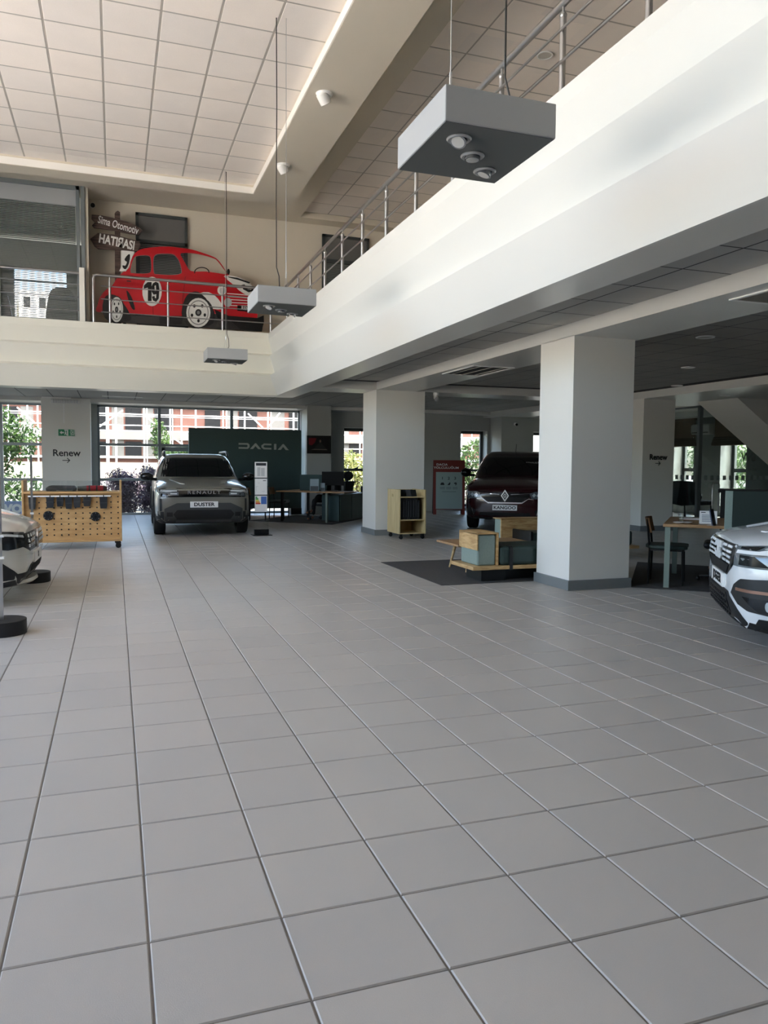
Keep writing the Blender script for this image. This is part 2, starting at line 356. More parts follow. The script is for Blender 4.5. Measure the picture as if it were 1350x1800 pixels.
# ------------------------------------------------------------------ glazing
def window(name, x0, x1, z0, z1, y, bars_x=(), bars_z=(), fm=ALU, t=.055, dep=.07, extra=()):
    """frame bars and one pane per field, in the wall plane y"""
    o = bpy.data.objects.new(name, None); C.objects.link(o); o['kind'] = 'structure'; o.location = (x0, y, z0)
    b = MB().box(x0, y, z0, x0+t, y+dep, z1).box(x1-t, y, z0, x1, y+dep, z1).box(x0, y, z1-t, x1, y+dep, z1).box(x0, y, z0, x1, y+dep, z0+t)
    obj('frame', b, fm, o, world=True)
    for x in bars_x: obj('mullion', MB().box(x-.04, y-.02, z0, x+.04, y+dep, z1), fm, o, world=True)
    xs = [x0]+list(bars_x)+[x1]; zs = [z0]+list(bars_z)+[z1]
    for z in bars_z: obj('transom', MB().box(x0, y-.01, z-.035, x1, y+dep, z+.035), fm, o, world=True)
    for a, c in zip(xs, xs[1:]):
        for d, e in zip(zs, zs[1:]): obj('pane', MB().box(a+.03, y+.03, d+.03, c-.03, y+.036, e-.03), GLASS, o, world=True)
    for e in extra: obj('sash', e, fm, o, world=True)
    return o
window('window_1', -4.4, -1.71, 0, 2.91, 21.8, (-2.72,), (1.86, .95))
e1 = MB().box(1.2, 21.77, 1.72, 3.05, 21.83, 1.84).box(1.2, 21.77, 1.0, 1.3, 21.83, 1.8).box(2.95, 21.77, 1.0, 3.05, 21.83, 1.8)
window('window_2', -.42, 5.03, 0, 2.92, 21.8, (1.155, 3.09), (1.88, .95), extra=(e1,))
for k, (a, c, d, e) in enumerate(WIN):
    o = window('window_%d' % (k+3), a, c, d, e, 22.0, (), (1.24,) if d < .5 else (1.4,), DKFRAME, .09)
    zz = 1.24 if d < .5 else 1.4
    obj('handle', MB().box((a+c)/2-.05, 21.95, zz+.03, (a+c)/2+.05, 22.0, zz+.06).cyl(((a+c)/2, 21.95, zz+.05), ((a+c)/2+.1, 21.93, zz+.12), .012, 8), BLACKM, o, world=True)
    struct('trim_%d' % (k+2), MB().box(a, 21.72, d-.03, c, 22.1, d+.005), WALL)
for k, (a, c, d, e) in enumerate(RW):
    o = bpy.data.objects.new('window_%d' % (k+6), None); C.objects.link(o); o['kind'] = 'structure'; o.location = (16.85, a, d)
    obj('frame', MB().box(16.82, a, d, 16.9, a+.07, e).box(16.82, c-.1, d, 16.9, c, e).box(16.82, a, d, 16.9, c, d+.07).box(16.82, a, e-.07, 16.9, c, e).box(16.81, a, 1.27, 16.9, c, 1.37), DKFRAME, o, world=True)
    obj('pane', MB().box(16.86, a+.05, 1.35, 16.866, c-.07, e-.05), GLASS, o, world=True)
    obj('pane', MB().box(16.86, a+.05, d+.05, 16.866, c-.07, 1.29), GLASS, o, world=True)
    obj('handle', MB().box(16.77, a+.12, 1.37, 16.82, a+.2, 1.41), BLACKM, o, world=True)
# ------------------------------------------------------------------ outside: ground, building under scaffolding, trees
GR = mat('sunlit_concrete', (208, 202, 191), .9, var=.06, vscale=.5)
struct('ground_far', MB().box(-80, 22.15, -.6, 90, 130, -.16), mat('asphalt_and_soil', (84, 82, 76), .95, var=.1, vscale=.6))
struct('ground', MB().box(-80, -40, -.6, -6.3, 22.15, -.16).box(17.3, -40, -.6, 90, 22.15, -.16), GR)
BRICK = mat('hollow_brick', (100, 68, 60), .9, var=.10, vscale=1.2)
CONC = mat('raw_concrete', (100, 99, 97), .85, var=.06, vscale=.8)
DARKO = mat('dark_opening', (12, 14, 18), .5, spec=.2)
SCAF = mat('white_scaffold_paint', (236, 238, 238), .5)
YB = 80.
def bx(b, u0, v0, u1, v1, y, dep):
    """a box on the plane y between two directions of view"""
    a, c = aty(u0, v0, y), aty(u1, v1, y); b.box(min(a.x, c.x), y, min(a.z, c.z), max(a.x, c.x), y+dep, max(a.z, c.z)); return b
bd = thing('apartment_block', 'unfinished brick apartment block wrapped in white scaffolding across the road', 'building', (12, YB, -.2))
obj('wall', MB().box(-18, YB, -.16, 41, YB+8, 13), BRICK, bd, world=True)
for v0, v1 in ((757, 773), (801, 806), (703, 712)):
    a, c = aty(230, v0, YB), aty(230, v1, YB); obj('floor_slab', MB().box(-18.2, YB-.5, c.z, 41.2, YB+.1, a.z), CONC, bd, world=True)
for u0, u1 in ((5, 33), (76, 104), (120, 150), (172, 187), (220, 249), (271, 305), (360, 387), (420, 452), (508, 528), (560, 588), (614, 635), (655, 690), (720, 748), (806, 822), (850, 880)):
    for v0, v1 in ((714, 757), (776, 801)):
        a, c = aty(u0, v0, YB), aty(u1, v1, YB)
        obj('window_opening', MB().box(a.x, YB-.1, c.z, c.x, YB+.3, a.z), DARKO, bd, world=True)
for u0, u1 in ((36, 60), (196, 218), (250, 270), (400, 418), (476, 500), (600, 613)):
    a, c = aty(u0, 714, YB), aty(u1, 801, YB); obj('plaster_bay', MB().box(a.x, YB-.04, c.z, c.x, YB+.2, a.z), CONC, bd, world=True)
sc = thing('scaffolding', 'white tube scaffolding standing in front of the brick apartment block', 'scaffolding', (12, YB-3, -.16))
def pole(p, q, r): obj('pole', MB().cyl(p, q, r, 6), SCAF, sc, world=True)
for u, r in ((14, .07), (48, .06), (66, .07), (113, .06), (188.5, .14), (203.5, .09), (253, .07), (258, .05), (299, .07), (303, .05), (319, .07), (344, .07), (392, .06), (398, .06), (430, .07), (471, .07), (476, .05), (516, .08), (524, .06), (570, .06), (602, .07), (633, .07), (639, .07), (700, .06), (812, .09), (830, .06), (845, .06)):
    a = aty(u, 725, YB-3); pole((a.x, YB-3, -.16), (a.x, YB-3, 9.5), r)
for v, r in ((728.5, .06), (732, .035), (748, .045), (757.5, .05), (784, .045), (804, .08)):
    z = aty(240, v, YB-3).z; pole((-17, YB-3.1, z), (40, YB-3.1, z), r)
for p, q in (((172, 752), (216, 721)), ((255, 731), (280, 752)), ((8, 756), (48, 722)), ((30, 716), (60, 742)), ((470, 752), (492, 726)), ((436, 727), (462, 752)), ((806, 752), (842, 726)), ((305, 770), (335, 792))):
    a, c = aty(*p, YB-3.2), aty(*q, YB-3.2); pole(a, c, .07)
gw = MB().box(-40, 70, -.16, 60, 70.4, 1.35)
tag(obj('boundary_wall', gw, mat('cream_render', (168, 160, 142), .85)), 'low cream boundary wall in front of the scaffolded block', 'wall')
def white_block(name, x0, x1, y, z0, z1, label):
    t = thing(name, label, 'building', ((x0+x1)/2, y, z0))
    obj('wall', MB().box(x0, y, z0, x1, y+8, z1), mat('white_render', (240, 238, 232), .8), t, world=True)
    nx = int((x1-x0)/1.6)
    for i in range(nx):
        for z in (z1-1.9, z1-4.4, z1-6.9): obj('window_opening', MB().box(x0+.5+i*1.6, y-.05, z, x0+1.2+i*1.6, y+.2, z+1.1), DARKO, t, world=True)
a, c = aty(26, 507, 95), aty(113, 552, 95)
white_block('hillside_house', -14.5, -10.2, 95, 0, aty(60, 506, 95).z, 'white house with dark windows seen through the upper office blinds, at left')
white_block('hillside_house', -9.9, -4.2, 96, 0, aty(60, 511, 96).z, 'lower white house seen through the upper office blinds, at right')

def foliage_bm(blobs, n, size, rnd):
    """leaf blades scattered through a set of ellipsoids (x,y,z,rx,ry,rz)"""
    V, F = [], []; vol = [b[3]*b[4]*b[5] for b in blobs]; tot = sum(vol)
    for bl, vv in zip(blobs, vol):
        for _ in range(int(n*vv/tot)):
            d = Vector((rnd.gauss(0, 1), rnd.gauss(0, 1), rnd.gauss(0, 1))).normalized()*(rnd.random()**.45)
            p = Vector((bl[0]+d.x*bl[3], bl[1]+d.y*bl[4], bl[2]+d.z*bl[5]))
            q = Euler((rnd.uniform(-1.2, 1.2), rnd.uniform(-1.2, 1.2), rnd.uniform(0, 6.3))).to_matrix(); s = size*rnd.uniform(.6, 1.3); k = len(V)
            for x, y, z in ((-1, 0, 0), (0, -.45, .12), (1, 0, 0), (0, .45, .12)): V.append(p+q@Vector((x*s, y*s, z*s)))
            F.append((k, k+1, k+2, k+3))
    me = bpy.data.meshes.new('f'); me.from_pydata([tuple(v) for v in V], [], F); bm = bmesh.new(); bm.from_mesh(me); bpy.data.meshes.remove(me); return bm
def leaf_mat(name, a, b_):
    M = bpy.data.materials.new(name); M.use_nodes = True; n = M.node_tree.nodes; L = M.node_tree.links; p = n['Principled BSDF']; p.inputs['Roughness'].default_value = .5
    g = n.new('ShaderNodeNewGeometry'); t = n.new('ShaderNodeTexNoise'); t.inputs['Scale'].default_value = 5; L.new(g.outputs['Position'], t.inputs['Vector'])
    r = n.new('ShaderNodeValToRGB'); r.color_ramp.elements[0].position = .35; r.color_ramp.elements[1].position = .65; r.color_ramp.elements[0].color = (*lin(a), 1); r.color_ramp.elements[1].color = (*lin(b_), 1)
    L.new(t.outputs[0], r.inputs[0]); L.new(r.outputs[0], p.inputs['Base Color'])
    tr = n.new('ShaderNodeBsdfTranslucent'); L.new(r.outputs[0], tr.inputs[0]); x = n.new('ShaderNodeMixShader'); x.inputs[0].default_value = .4
    L.new(p.outputs[0], x.inputs[1]); L.new(tr.outputs[0], x.inputs[2]); L.new(x.outputs[0], n['Material Output'].inputs[0]); return M
LEAFG = leaf_mat('green_leaf', (38, 62, 32), (88, 112, 58)); LEAFP = leaf_mat('purple_leaf', (56, 42, 54), (120, 104, 116)); LEAFY = leaf_mat('yellow_green_leaf', (90, 104, 52), (170, 168, 112))
BARK = mat('bark', (92, 78, 64), .9)
def tree(name, label, x, y, blobs, n, size, lm, trunk=.06, cat='tree', seed=1, group=None):
    rnd = random.Random(seed); t = thing(name, label, cat, (x, y, -.16), 0, group); top = max(b[2] for b in blobs)
    tb = MB().tube([(0, 0, 0), (.03, 0, top*.4), (0, .03, top*.9)], [trunk, trunk*.7, trunk*.3], 7)
    for b in blobs: tb.tube([(0, 0, top*.3), (b[0]*.6, b[1]*.6, b[2]*.8), (b[0], b[1], b[2])], [trunk*.5, trunk*.3, trunk*.1], 5)
    obj('trunk', tb, BARK, t); obj('foliage', foliage_bm(blobs, n, size, rnd), lm, t, kind='stuff')
    return t
tree('young_tree', 'bushy green tree just outside the far left window', -3.25, 25.5, [(-.1, 0, 2.3, .75, .6, 1.1), (.6, 0, 2.2, .6, .6, .75), (-.5, .2, 1.2, .9, .7, .7), (.5, -.1, .7, .8, .6, .6), (-.2, 0, 3.2, .4, .4, .5)], 2600, .085, LEAFG, .05, seed=3)
tree('young_tree', 'slim green tree between the brick block and the window mullion', 2.3, 42, [(0, 0, 2.6, .55, .5, .95), (.5, 0, 1.8, .5, .5, .6), (-.2, 0, 3.4, .35, .35, .5)], 900, .11, LEAFG, .05, seed=4)
tree('young_tree', 'low leafy tree above the grey car roof, left of the green panel', 2.25, 27, [(0, 0, 1.75, .75, .5, .42), (.7, 0, 1.9, .5, .4, .3)], 900, .09, LEAFG, .04, seed=5)
tree('street_tree', 'yellow green tree outside the narrow window behind the desk', 9.0, 29, [(0, 0, 1.1, .9, .7, .9), (-1.0, 0, .9, .6, .5, .7), (-.4, 0, 1.75, .5, .5, .4)], 1900, .09, LEAFY, .06, seed=6)
tree('street_tree', 'green tree outside the window beside the red sign', 13.1, 27.6, [(0, 0, 1.5, 1.0, .7, .8), (-.3, 0, .7, 1.1, .7, .7), (.4, 0, 2.2, .6, .5, .5)], 2300, .08, LEAFG, .06, seed=7)
tree('street_tree', 'tall green tree outside the blinded office window nearer the column', 22.5, 24.5, [(0, 0, 1.6, .9, 1.1, 1.5), (.3, 1, 2.2, .9, 1, 1.1)], 2400, .09, LEAFG, .07, seed=8)
tree('street_tree', 'tall green tree outside the second blinded office window', 21.5, 21.6, [(0, 0, 1.5, .9, 1.0, 1.4), (.2, -.6, 2.4, .8, .9, .9)], 2400, .09, LEAFG, .07, seed=9)
SH = [('purple leaved shrub behind the wooden cart, nearest the pillar', .22, 23.0, 1.15), ('purple leaved shrub seen between the wooden cart and the grey car', 1.0, 23.05, 1.25), ('purple leaved shrub behind the left side of the grey car', 1.86, 23.0, 1.1), ('purple leaved shrub behind the middle of the grey car', 2.6, 23.1, 1.05), ('purple leaved shrub hidden low behind the green panel', 3.5, 23.1, 1.0), ('small purple leaved shrub behind the white pillar', -.75, 23.4, .9)]
for k, (lb, x, y, h) in enumerate(SH):
    tree('purple_shrub', lb, x, y, [(0, 0, h*.36, .40, .36, h*.40), (.10, .0, h*.78, .30, .34, h*.34), (-.14, .05, h*.95, .24, .3, h*.28)], 3600, .045, LEAFP, .03, 'shrub', 20+k, 'purple shrubs along the glass')
for k, (lb, x, y, h) in enumerate((('taller green and purple hedge bush behind the purple shrubs, left of the mullion', .6, 26.2, 1.35), ('taller hedge bush behind the purple shrubs, behind the grey car', 3.0, 26.2, 1.3))):
    tree('hedge_bush', lb, x, y, [(-.55, 0, h*.5, .55, .4, h*.5), (0, 0, h*.5, .6, .4, h*.52), (.55, 0, h*.5, .55, .4, h*.5)], 4200, .05, LEAFP, .04, 'shrub', 40+k, 'hedge bushes behind the glass')
t = thing('outdoor_sign', 'low blue outdoor sign with white letters outside the far left window', 'sign', (-2.55, 22.7, -.16))
a, c = aty(8, 881, 22.7), aty(38, 906, 22.7)
obj('board', MB().box(a.x-.4, 22.72, c.z-.05, c.x, 22.76, a.z), mat('sign_blue', (140, 154, 190), .6), t, world=True); obj('post', MB().box(a.x-.2, 22.73, -.16, a.x-.15, 22.75, c.z).box(c.x-.1, 22.73, -.16, c.x-.05, 22.75, c.z), STEEL, t, world=True)
text('lettering', 'VO', .30, facing((aty(23, 894, 22.7).x, 22.71, (a.z+c.z)/2-.02), (1, 0, 0)), PAPER, t, True, .004, .02)
# ------------------------------------------------------------------ flat shapes with holes
def smooth(pts, n=4):
    out = []; N = len(pts)
    for i in range(N):
        p0, p1, p2, p3 = (Vector(pts[(i+k) % N]) for k in (-1, 0, 1, 2))
        for k in range(n):
            t = k/n; out.append(tuple(.5*((2*p1)+(p2-p0)*t+(2*p0-5*p1+4*p2-p3)*t*t+(3*p1-p0-3*p2+p3)*t**3)))
    return out
def ell(cx, cy, rx, ry, n=24, a0=0): return [(cx+rx*math.cos(2*PI*i/n+a0), cy+ry*math.sin(2*PI*i/n+a0)) for i in range(n)]
def flat_bm(polys, depth):
    """2-D outlines (the later ones cut holes) given a thickness"""
    cu = bpy.data.curves.new('f', 'CURVE'); cu.dimensions = '2D'; cu.fill_mode = 'BOTH'; cu.extrude = depth/2
    for p in polys:
        s = cu.splines.new('POLY'); s.points.add(len(p)-1); s.use_cyclic_u = True
        for q, a in zip(s.points, p): q.co = (a[0], a[1], 0, 1)
    o = bpy.data.objects.new('f', cu); C.objects.link(o); dg = bpy.context.evaluated_depsgraph_get()
    me = bpy.data.meshes.new_from_object(o.evaluated_get(dg)); bm = bmesh.new(); bm.from_mesh(me)
    bpy.data.objects.remove(o); bpy.data.curves.remove(cu); bpy.data.meshes.remove(me); return bm
def flat_y(name, polys, y, depth, material, parent, label=None, kind=None):
    """outlines in (x, z) standing in the plane y"""
    bm = flat_bm(polys, depth); bmesh.ops.transform(bm, matrix=Matrix.Translation((0, y, 0)) @ Matrix.Rotation(PI/2, 4, 'X'), verts=bm.verts)
    return obj(name, bm, material, parent, world=True, label=label, kind=kind)

# ------------------------------------------------------------------ railings of the gallery
RZ = 5.14; THIN = (4.92, 4.665, 4.41)
rg = thing('railing', 'steel railing running along the right side gallery edge', 'railing', (3.46, 5, 4.1))
obj('top_rail', MB().cyl((3.46, -6.4, RZ), (3.46, 16.58, RZ), .03, 12), STEEL, rg, world=True, smooth=True)
for z in THIN: obj('rail', MB().cyl((3.43, -6.4, z), (3.43, 16.58, z), .011, 8), STEEL, rg, world=True, smooth=True)
for y in (4.55, 5.63, 6.68, 7.76, 8.845, 9.92, 10.97, 12.03, 13.11, 14.14, 15.17, 16.2):
    obj('post', MB().cyl((3.46, y, 4.1), (3.46, y, 5.04), .026, 12).cyl((3.46, y, 5.04), (3.46, y, 5.12), .012, 8).ball((3.46, y, 5.045), .03), STEEL, rg, world=True, smooth=True)
rf = thing('railing', 'steel railing in front of the red car cutout', 'railing', (1.5, 16.66, 4.1))
obj('top_rail', MB().tube([(-.36, 16.66, 4.1), (-.36, 16.66, 5.06), (-.345, 16.66, 5.12), (-.29, 16.66, RZ), (3.46, 16.66, RZ)], .03, 12), STEEL, rf, world=True, smooth=50)
for z in THIN: obj('rail', MB().cyl((-.22, 16.62, z), (3.42, 16.62, z), .011, 8), STEEL, rf, world=True, smooth=True)
for x in (-.05, 1.075, 2.18, 3.2): obj('post', MB().cyl((x, 16.66, 4.1), (x, 16.66, 5.05), .026, 12).cyl((x, 16.66, 5.05), (x, 16.66, 5.12), .014, 8), STEEL, rf, world=True, smooth=True)
ro = thing('railing', 'short railing in front of the upper office glass, ending in a white box post', 'railing', (-.56, 16.62, 4.1))
obj('top_rail', MB().cyl((-6, 16.62, 5.13), (-.57, 16.62, 5.13), .028, 12), STEEL, ro, world=True, smooth=True)
for z in THIN: obj('rail', MB().cyl((-6, 16.6, z-.01), (-.57, 16.6, z-.01), .011, 8), STEEL, ro, world=True, smooth=True)
obj('post', MB().box(-.615, 16.55, 4.1, -.515, 16.66, 5.23), mat('white_post_paint', (236, 234, 226), .5), ro, world=True, bevel=.005)
obj('post', MB().box(-2.12, 16.55, 4.1, -2.03, 16.66, 5.23), mat('white_post_paint', (236, 234, 226), .5), ro, world=True, bevel=.005)

# ------------------------------------------------------------------ upper office glass front with blinds
of = thing('office_glass_front', 'aluminium framed office front with lowered blinds on the upper floor', 'glass partition', (-.5, 16.8, 4.1))
b = MB().box(-.66, 16.76, 4.1, -.6, 16.86, 6.86).box(-.57, 16.74, 4.1, -.5, 16.86, 6.86)
obj('frame', b, ALU, of, world=True)
obj('header', MB().box(-6, 16.76, 6.78, -.6, 16.86, 6.86), ALU, of, world=True)
obj('spandrel', MB().box(-6, 16.8, 6.47, -.66, 16.83, 6.78), mat('grey_spandrel', (170, 174, 176), .4), of, world=True)
obj('pane', MB().box(-6, 16.79, 4.12, -.66, 16.795, 6.47), GLASS, of, world=True)
b = MB(); z = 4.2
while z < 6.46:
    b.box(-6, 16.83, z, -.68, 16.832, z+.021); z += .033
obj('blind_slats', b, mat('grey_blind_slat', (104, 109, 109), .5), of, world=True, kind='stuff')
b = MB(); 
for k, (x, h) in enumerate(((-2.6, 1.35), (-1.15, 1.45))):
    t = thing('office_armchair', 'dark swivel armchair behind the office blinds, at ' + ('left' if k == 0 else 'right'), 'chair', (x, 20.3, 4.1))
    obj('backrest', MB().prism(smooth([(-.32, .45), (.32, .45), (.3, h-.25), (.15, h), (-.15, h), (-.3, h-.25)]), 'y', -.05, .05), BLACK, t)
    obj('seat', MB().box(-.3, .02, .42, .3, .5, .52), BLACK, t, bevel=.03)
    obj('base', MB().cyl((0, .25, .05), (0, .25, .42), .04).box(-.3, .22, 0, .3, .28, .06).box(-.03, 0, 0, .03, .5, .06), BLACK, t)

# ------------------------------------------------------------------ doors of the upper back wall
def upper_door(name, u0, u1, v, label):
    a, c = aty(u0, v, 17.49), aty(u1, v, 17.49); zt = a.z
    t = bpy.data.objects.new(name, None); C.objects.link(t); t.location = (a.x, 17.49, 4.1); t['kind'] = 'structure'
    b = MB().box(a.x, 17.43, 4.1, a.x+.06, 17.5, zt).box(c.x-.06, 17.43, 4.1, c.x, 17.5, zt).box(a.x, 17.43, zt-.06, c.x, 17.5, zt).box(a.x, 17.43, zt-.62, c.x, 17.5, zt-.55)
    obj('frame', b, DKFRAME, t, world=True)
    obj('spandrel', MB().box(a.x+.06, 17.46, zt-.55, c.x-.06, 17.49, zt-.06), mat('dark_spandrel', (104, 104, 102), .4), t, world=True)
    obj('pane', MB().box(a.x+.06, 17.475, 4.1, c.x-.06, 17.495, zt-.62), mat('dim_glass_backing', (64, 66, 64), .25), t, world=True)
    b = MB(); z = 4.2
    while z < zt-.66: b.box(a.x+.07, 17.455, z, c.x-.07, 17.458, z+.022); z += .035
    obj('blind_slats', b, mat('grey_blind_slat', (104, 109, 109), .5), t, world=True, kind='stuff')
upper_door('door_1', 238, 329, 374, ''); upper_door('door_2', 566, 648, 412, '')

# ------------------------------------------------------------------ red racing car cutout and signpost
YC = 17.0
def cp(x, y): p = aty(140+x/3.97, 350+y/3.97, YC); return (p.x, p.z)
def pp(pts, sm=0): q = [cp(*p) for p in pts]; return smooth(q, sm) if sm else q
RED = mat('cutout_red', (190, 14, 30), .3); PWHITE = mat('print_white', (226, 226, 222), .4); PBLACK = mat('print_black', (14, 14, 15), .4); PGREY = mat('print_grey', (120, 120, 120), .5)
ct = thing('car_cutout', 'red vintage racing car photo cutout with number 19, on the upper floor', 'cutout', (1.1, YC, 4.1))
body = [(118,785),(124,740),(145,680),(185,632),(228,602),(258,556),(300,512),(345,480),(360,420),(385,380),(430,350),(530,335),(620,332),(700,340),(780,352),(860,376),(930,402),(965,425),(1000,470),(1042,532),(1110,546),(1160,570),(1200,604),(1220,650),(1232,740),(1240,805),(1225,836),(1120,846),(1040,822),(960,800),(840,812),(720,816),(600,815),(460,811),(330,800),(200,790)]
w1 = [(356,508),(362,460),(380,412),(404,398),(466,394),(490,404),(498,440),(496,500),(470,517),(376,516)]
w2 = [(522,512),(517,440),(526,398),(560,385),(636,386),(668,400),(694,440),(709,500),(696,520),(640,527),(548,522)]
w3 = [(703,386),(722,376),(800,379),(880,396),(938,415),(962,432),(998,478),(1026,524),(960,516),(880,506),(800,506),(764,494),(738,450),(716,412)]
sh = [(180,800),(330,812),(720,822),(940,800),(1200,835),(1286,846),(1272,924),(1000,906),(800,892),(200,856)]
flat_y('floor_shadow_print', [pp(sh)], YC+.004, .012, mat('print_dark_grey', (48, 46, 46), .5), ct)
flat_y('body', [pp(body, 3), pp(w1, 3), pp(w2, 3), pp(w3, 3)], YC, .016, RED, ct)
def lay(name, polys, k, m, sm=3, label=None): return flat_y(name, [pp(p, sm) for p in polys], YC-.008-.0022*k, .003, m, ct, label)
TR = [(0, 0)]
lay('window_trim', [[(x+(356+70-x)*-.02, y+(455-y)*-.03) for x, y in w1], w1], .5, PGREY)
lay('window_trim', [[(612+(x-612)*1.04, 455+(y-455)*1.05) for x, y in w2], w2], .5, PGREY)
lay('number_disc', [ell(505, 645, 68, 103)], 1, PWHITE, 1)
lay('rear_panel', [[(290,358),(382,366),(362,420),(338,480),(322,506),(276,504),(290,470)]], 1, PWHITE, 0)
lay('rear_digit', [[(338,388),(352,392),(344,450),(322,490),(302,480),(300,462),(318,466),(330,440),(318,432),(314,418)]], 2, PBLACK, 2)
lay('fender_flash', [[(842,656),(900,650),(950,680),(984,722),(1000,768),(925,766),(905,735),(880,690)]], 1, PWHITE, 2)
lay('hood_flash', [[(1006,540),(1040,534),(1120,550),(1180,586),(1216,626),(1222,690),(1160,668),(1110,636),(1060,588)]], 1, PWHITE, 2)
lay('hood_digit', [[(1030,540),(1100,550),(1190,582),(1180,590),(1110,566),(1040,548)]], 2, PBLACK, 0)
lay('hood_digit', [[(1128,600),(1150,596),(1172,630),(1198,634),(1204,606),(1212,640),(1180,652),(1140,630)]], 2, PBLACK, 0)
lay('wheel_arch', [[(160,790),(168,700),(200,668),(250,672),(300,720),(350,800),(350,850),(210,858)]], 1, PBLACK, 2)
lay('wheel_arch', [[(720,800),(722,730),(750,670),(800,645),(850,660),(900,720),(940,790),(930,870),(860,890),(760,880)]], 1, PBLACK, 2)
lay('underbody', [[(555,818),(720,818),(712,872),(560,872)]], 1, PBLACK, 0); lay('underbody', [[(940,770),(1040,815),(1240,830),(1284,812),(1286,860),(1268,924),(1120,908),(1050,850),(960,830)]], 1, PBLACK, 0)
for cx, cy, rx, ry in ((258, 772, 45, 88), (828, 793, 84, 102)):
    lay('tyre', [ell(cx-6, cy, rx*1.32, ry*1.1)], 2, mat('print_tyre', (34, 33, 33), .6), 1)
    lay('rim', [ell(cx, cy, rx, ry)], 3, PWHITE, 1)
    lay('rim_ring', [ell(cx, cy, rx*.84, ry*.84), ell(cx, cy, rx*.78, ry*.78)], 4, PGREY, 1)
    for k in range(5):
        a = 2*PI*k/5+.3; lay('rim_slot', [ell(cx+rx*.56*math.cos(a), cy+ry*.56*math.sin(a), rx*.11, ry*.12, 8)], 4, PBLACK, 1)
    lay('hub', [ell(cx, cy, rx*.26, ry*.24)], 4, PBLACK, 1); lay('hub_cap', [ell(cx, cy, rx*.13, ry*.12)], 5, PGREY, 1)
lay('side_scoop', [[(325,640),(345,655),(372,710),(386,770),(368,768),(345,720)]], 1, PBLACK, 2)
lay('headlight', [ell(993, 637, 32, 34)], 3, PWHITE, 1); lay('headlight_lens', [ell(996, 640, 20, 24)], 4, mat('print_lens', (186, 190, 192), .3), 1)
lay('fog_lamp', [ell(1034, 722, 27, 32)], 3, mat('print_lens', (186, 190, 192), .3), 1)
for k in range(5): lay('grille_bar', [[(1028+k*4, 656+k*21), (1172, 668+k*19), (1172, 674+k*19), (1028+k*4, 662+k*21)]], 2, PWHITE, 0)
lay('licence_plate', [[(1100,742),(1226,752),(1226,792),(1100,780)]], 2, PBLACK, 0)
lay('door_line', [[(508,750),(512,750),(516,812),(512,812)]], 1, mat('print_dark_red', (120, 8, 18), .4), 0)
lay('door_line', [[(735,540),(739,540),(722,690),(716,800),(712,800),(718,690)]], 1, mat('print_dark_red', (120, 8, 18), .4), 0)
lay('door_handle', [[(672,570),(722,576),(722,582),(672,578)]], 2, PBLACK, 0); lay('door_handle', [[(328,568),(358,570),(358,578),(328,576)]], 2, PBLACK, 0)
lay('steering_wheel', [ell(852, 512, 54, 38, 20), ell(852, 512, 47, 31, 20)], 1, PBLACK, 1)
lay('dashboard', [[(770,545),(800,520),(860,512),(960,528),(1030,560),(900,560)]], 2, RED, 2)
lay('wing_mirror', [ell(1038, 508, 10, 21, 14)], 2, PBLACK, 1)
def ctext(s, x, y, size, mt, slope=0, xs=1., k=3, bold=0.0, parent=None, nm='lettering', yy=YC):
    p = aty(140+x/3.97, 350+y/3.97, yy)
    return text(nm, s, size, facing((p.x, yy-.008-.0022*k, p.z), (1, 0, -slope)), mt, parent or ct, True, .0015, bold, 1., xs)
obj('stand', MB().box(.0, YC+.02, 4.1, .5, YC+.3, 4.13).box(.2, YC+.012, 4.1, .26, YC+.05, 4.7).box(2.0, YC+.02, 4.1, 2.5, YC+.3, 4.13).box(2.2, YC+.012, 4.1, 2.26, YC+.05, 4.7), PBLACK, ct, world=True)
lay('race_number', [[(448,604),(474,580),(502,580),(502,712),(476,712),(476,618),(448,626)]], 2, PBLACK, 0)
lay('race_number', [[(512,588),(532,577),(550,588),(556,632),(552,694),(534,718),(512,708),(504,682),(522,676),(526,692),(533,692),(535,664),(516,668),(503,648),(502,610)], [(522,606),(532,602),(534,640),(524,642)]], 2, PBLACK, 0)
ctext('RENAULT', 1190, 770, .10, PWHITE, .08, .9, 3, .002, nm='plate_lettering')
OLDWOOD = wood_mat('weathered_sign_wood', (98, 78, 70), (52, 40, 36), 3., (1, 4, 12), .7)
sp = thing('signpost', 'weathered wooden signpost with two lettered arrow boards, behind the red car', 'sign', (-.05, 17.12, 4.1)); YS = 17.12
def sp_(pts, sm=0): q = [(lambda p: (p.x, p.z))(aty(140+x/3.97, 350+y/3.97, YS)) for x, y in pts]; return smooth(q, sm) if sm else q
flat_y('post', [sp_([(244,100),(252,88),(266,80),(282,90),(286,520),(290,900),(248,900),(246,500)])], YS+.03, .05, OLDWOOD, sp)
flat_y('arrow_board', [sp_([(84,110),(150,116),(246,136),(330,160),(396,188),(436,222),(412,252),(340,242),(240,224),(150,208),(100,202),(86,186),(106,165),(82,140)])], YS-.01, .03, OLDWOOD, sp)
flat_y('arrow_board', [sp_([(74,280),(128,238),(240,250),(330,274),(390,290),(416,296),(424,330),(404,366),(330,362),(240,356),(130,350),(104,330)])], YS-.01, .03, OLDWOOD, sp)
ctext('Sima Otomotiv', 270, 186, .215, PWHITE, .20, .60, 8, .003, sp, yy=YS)
ctext('HATI\u042fASI', 260, 304, .25, PWHITE, .13, .66, 8, .008, sp, yy=YS)

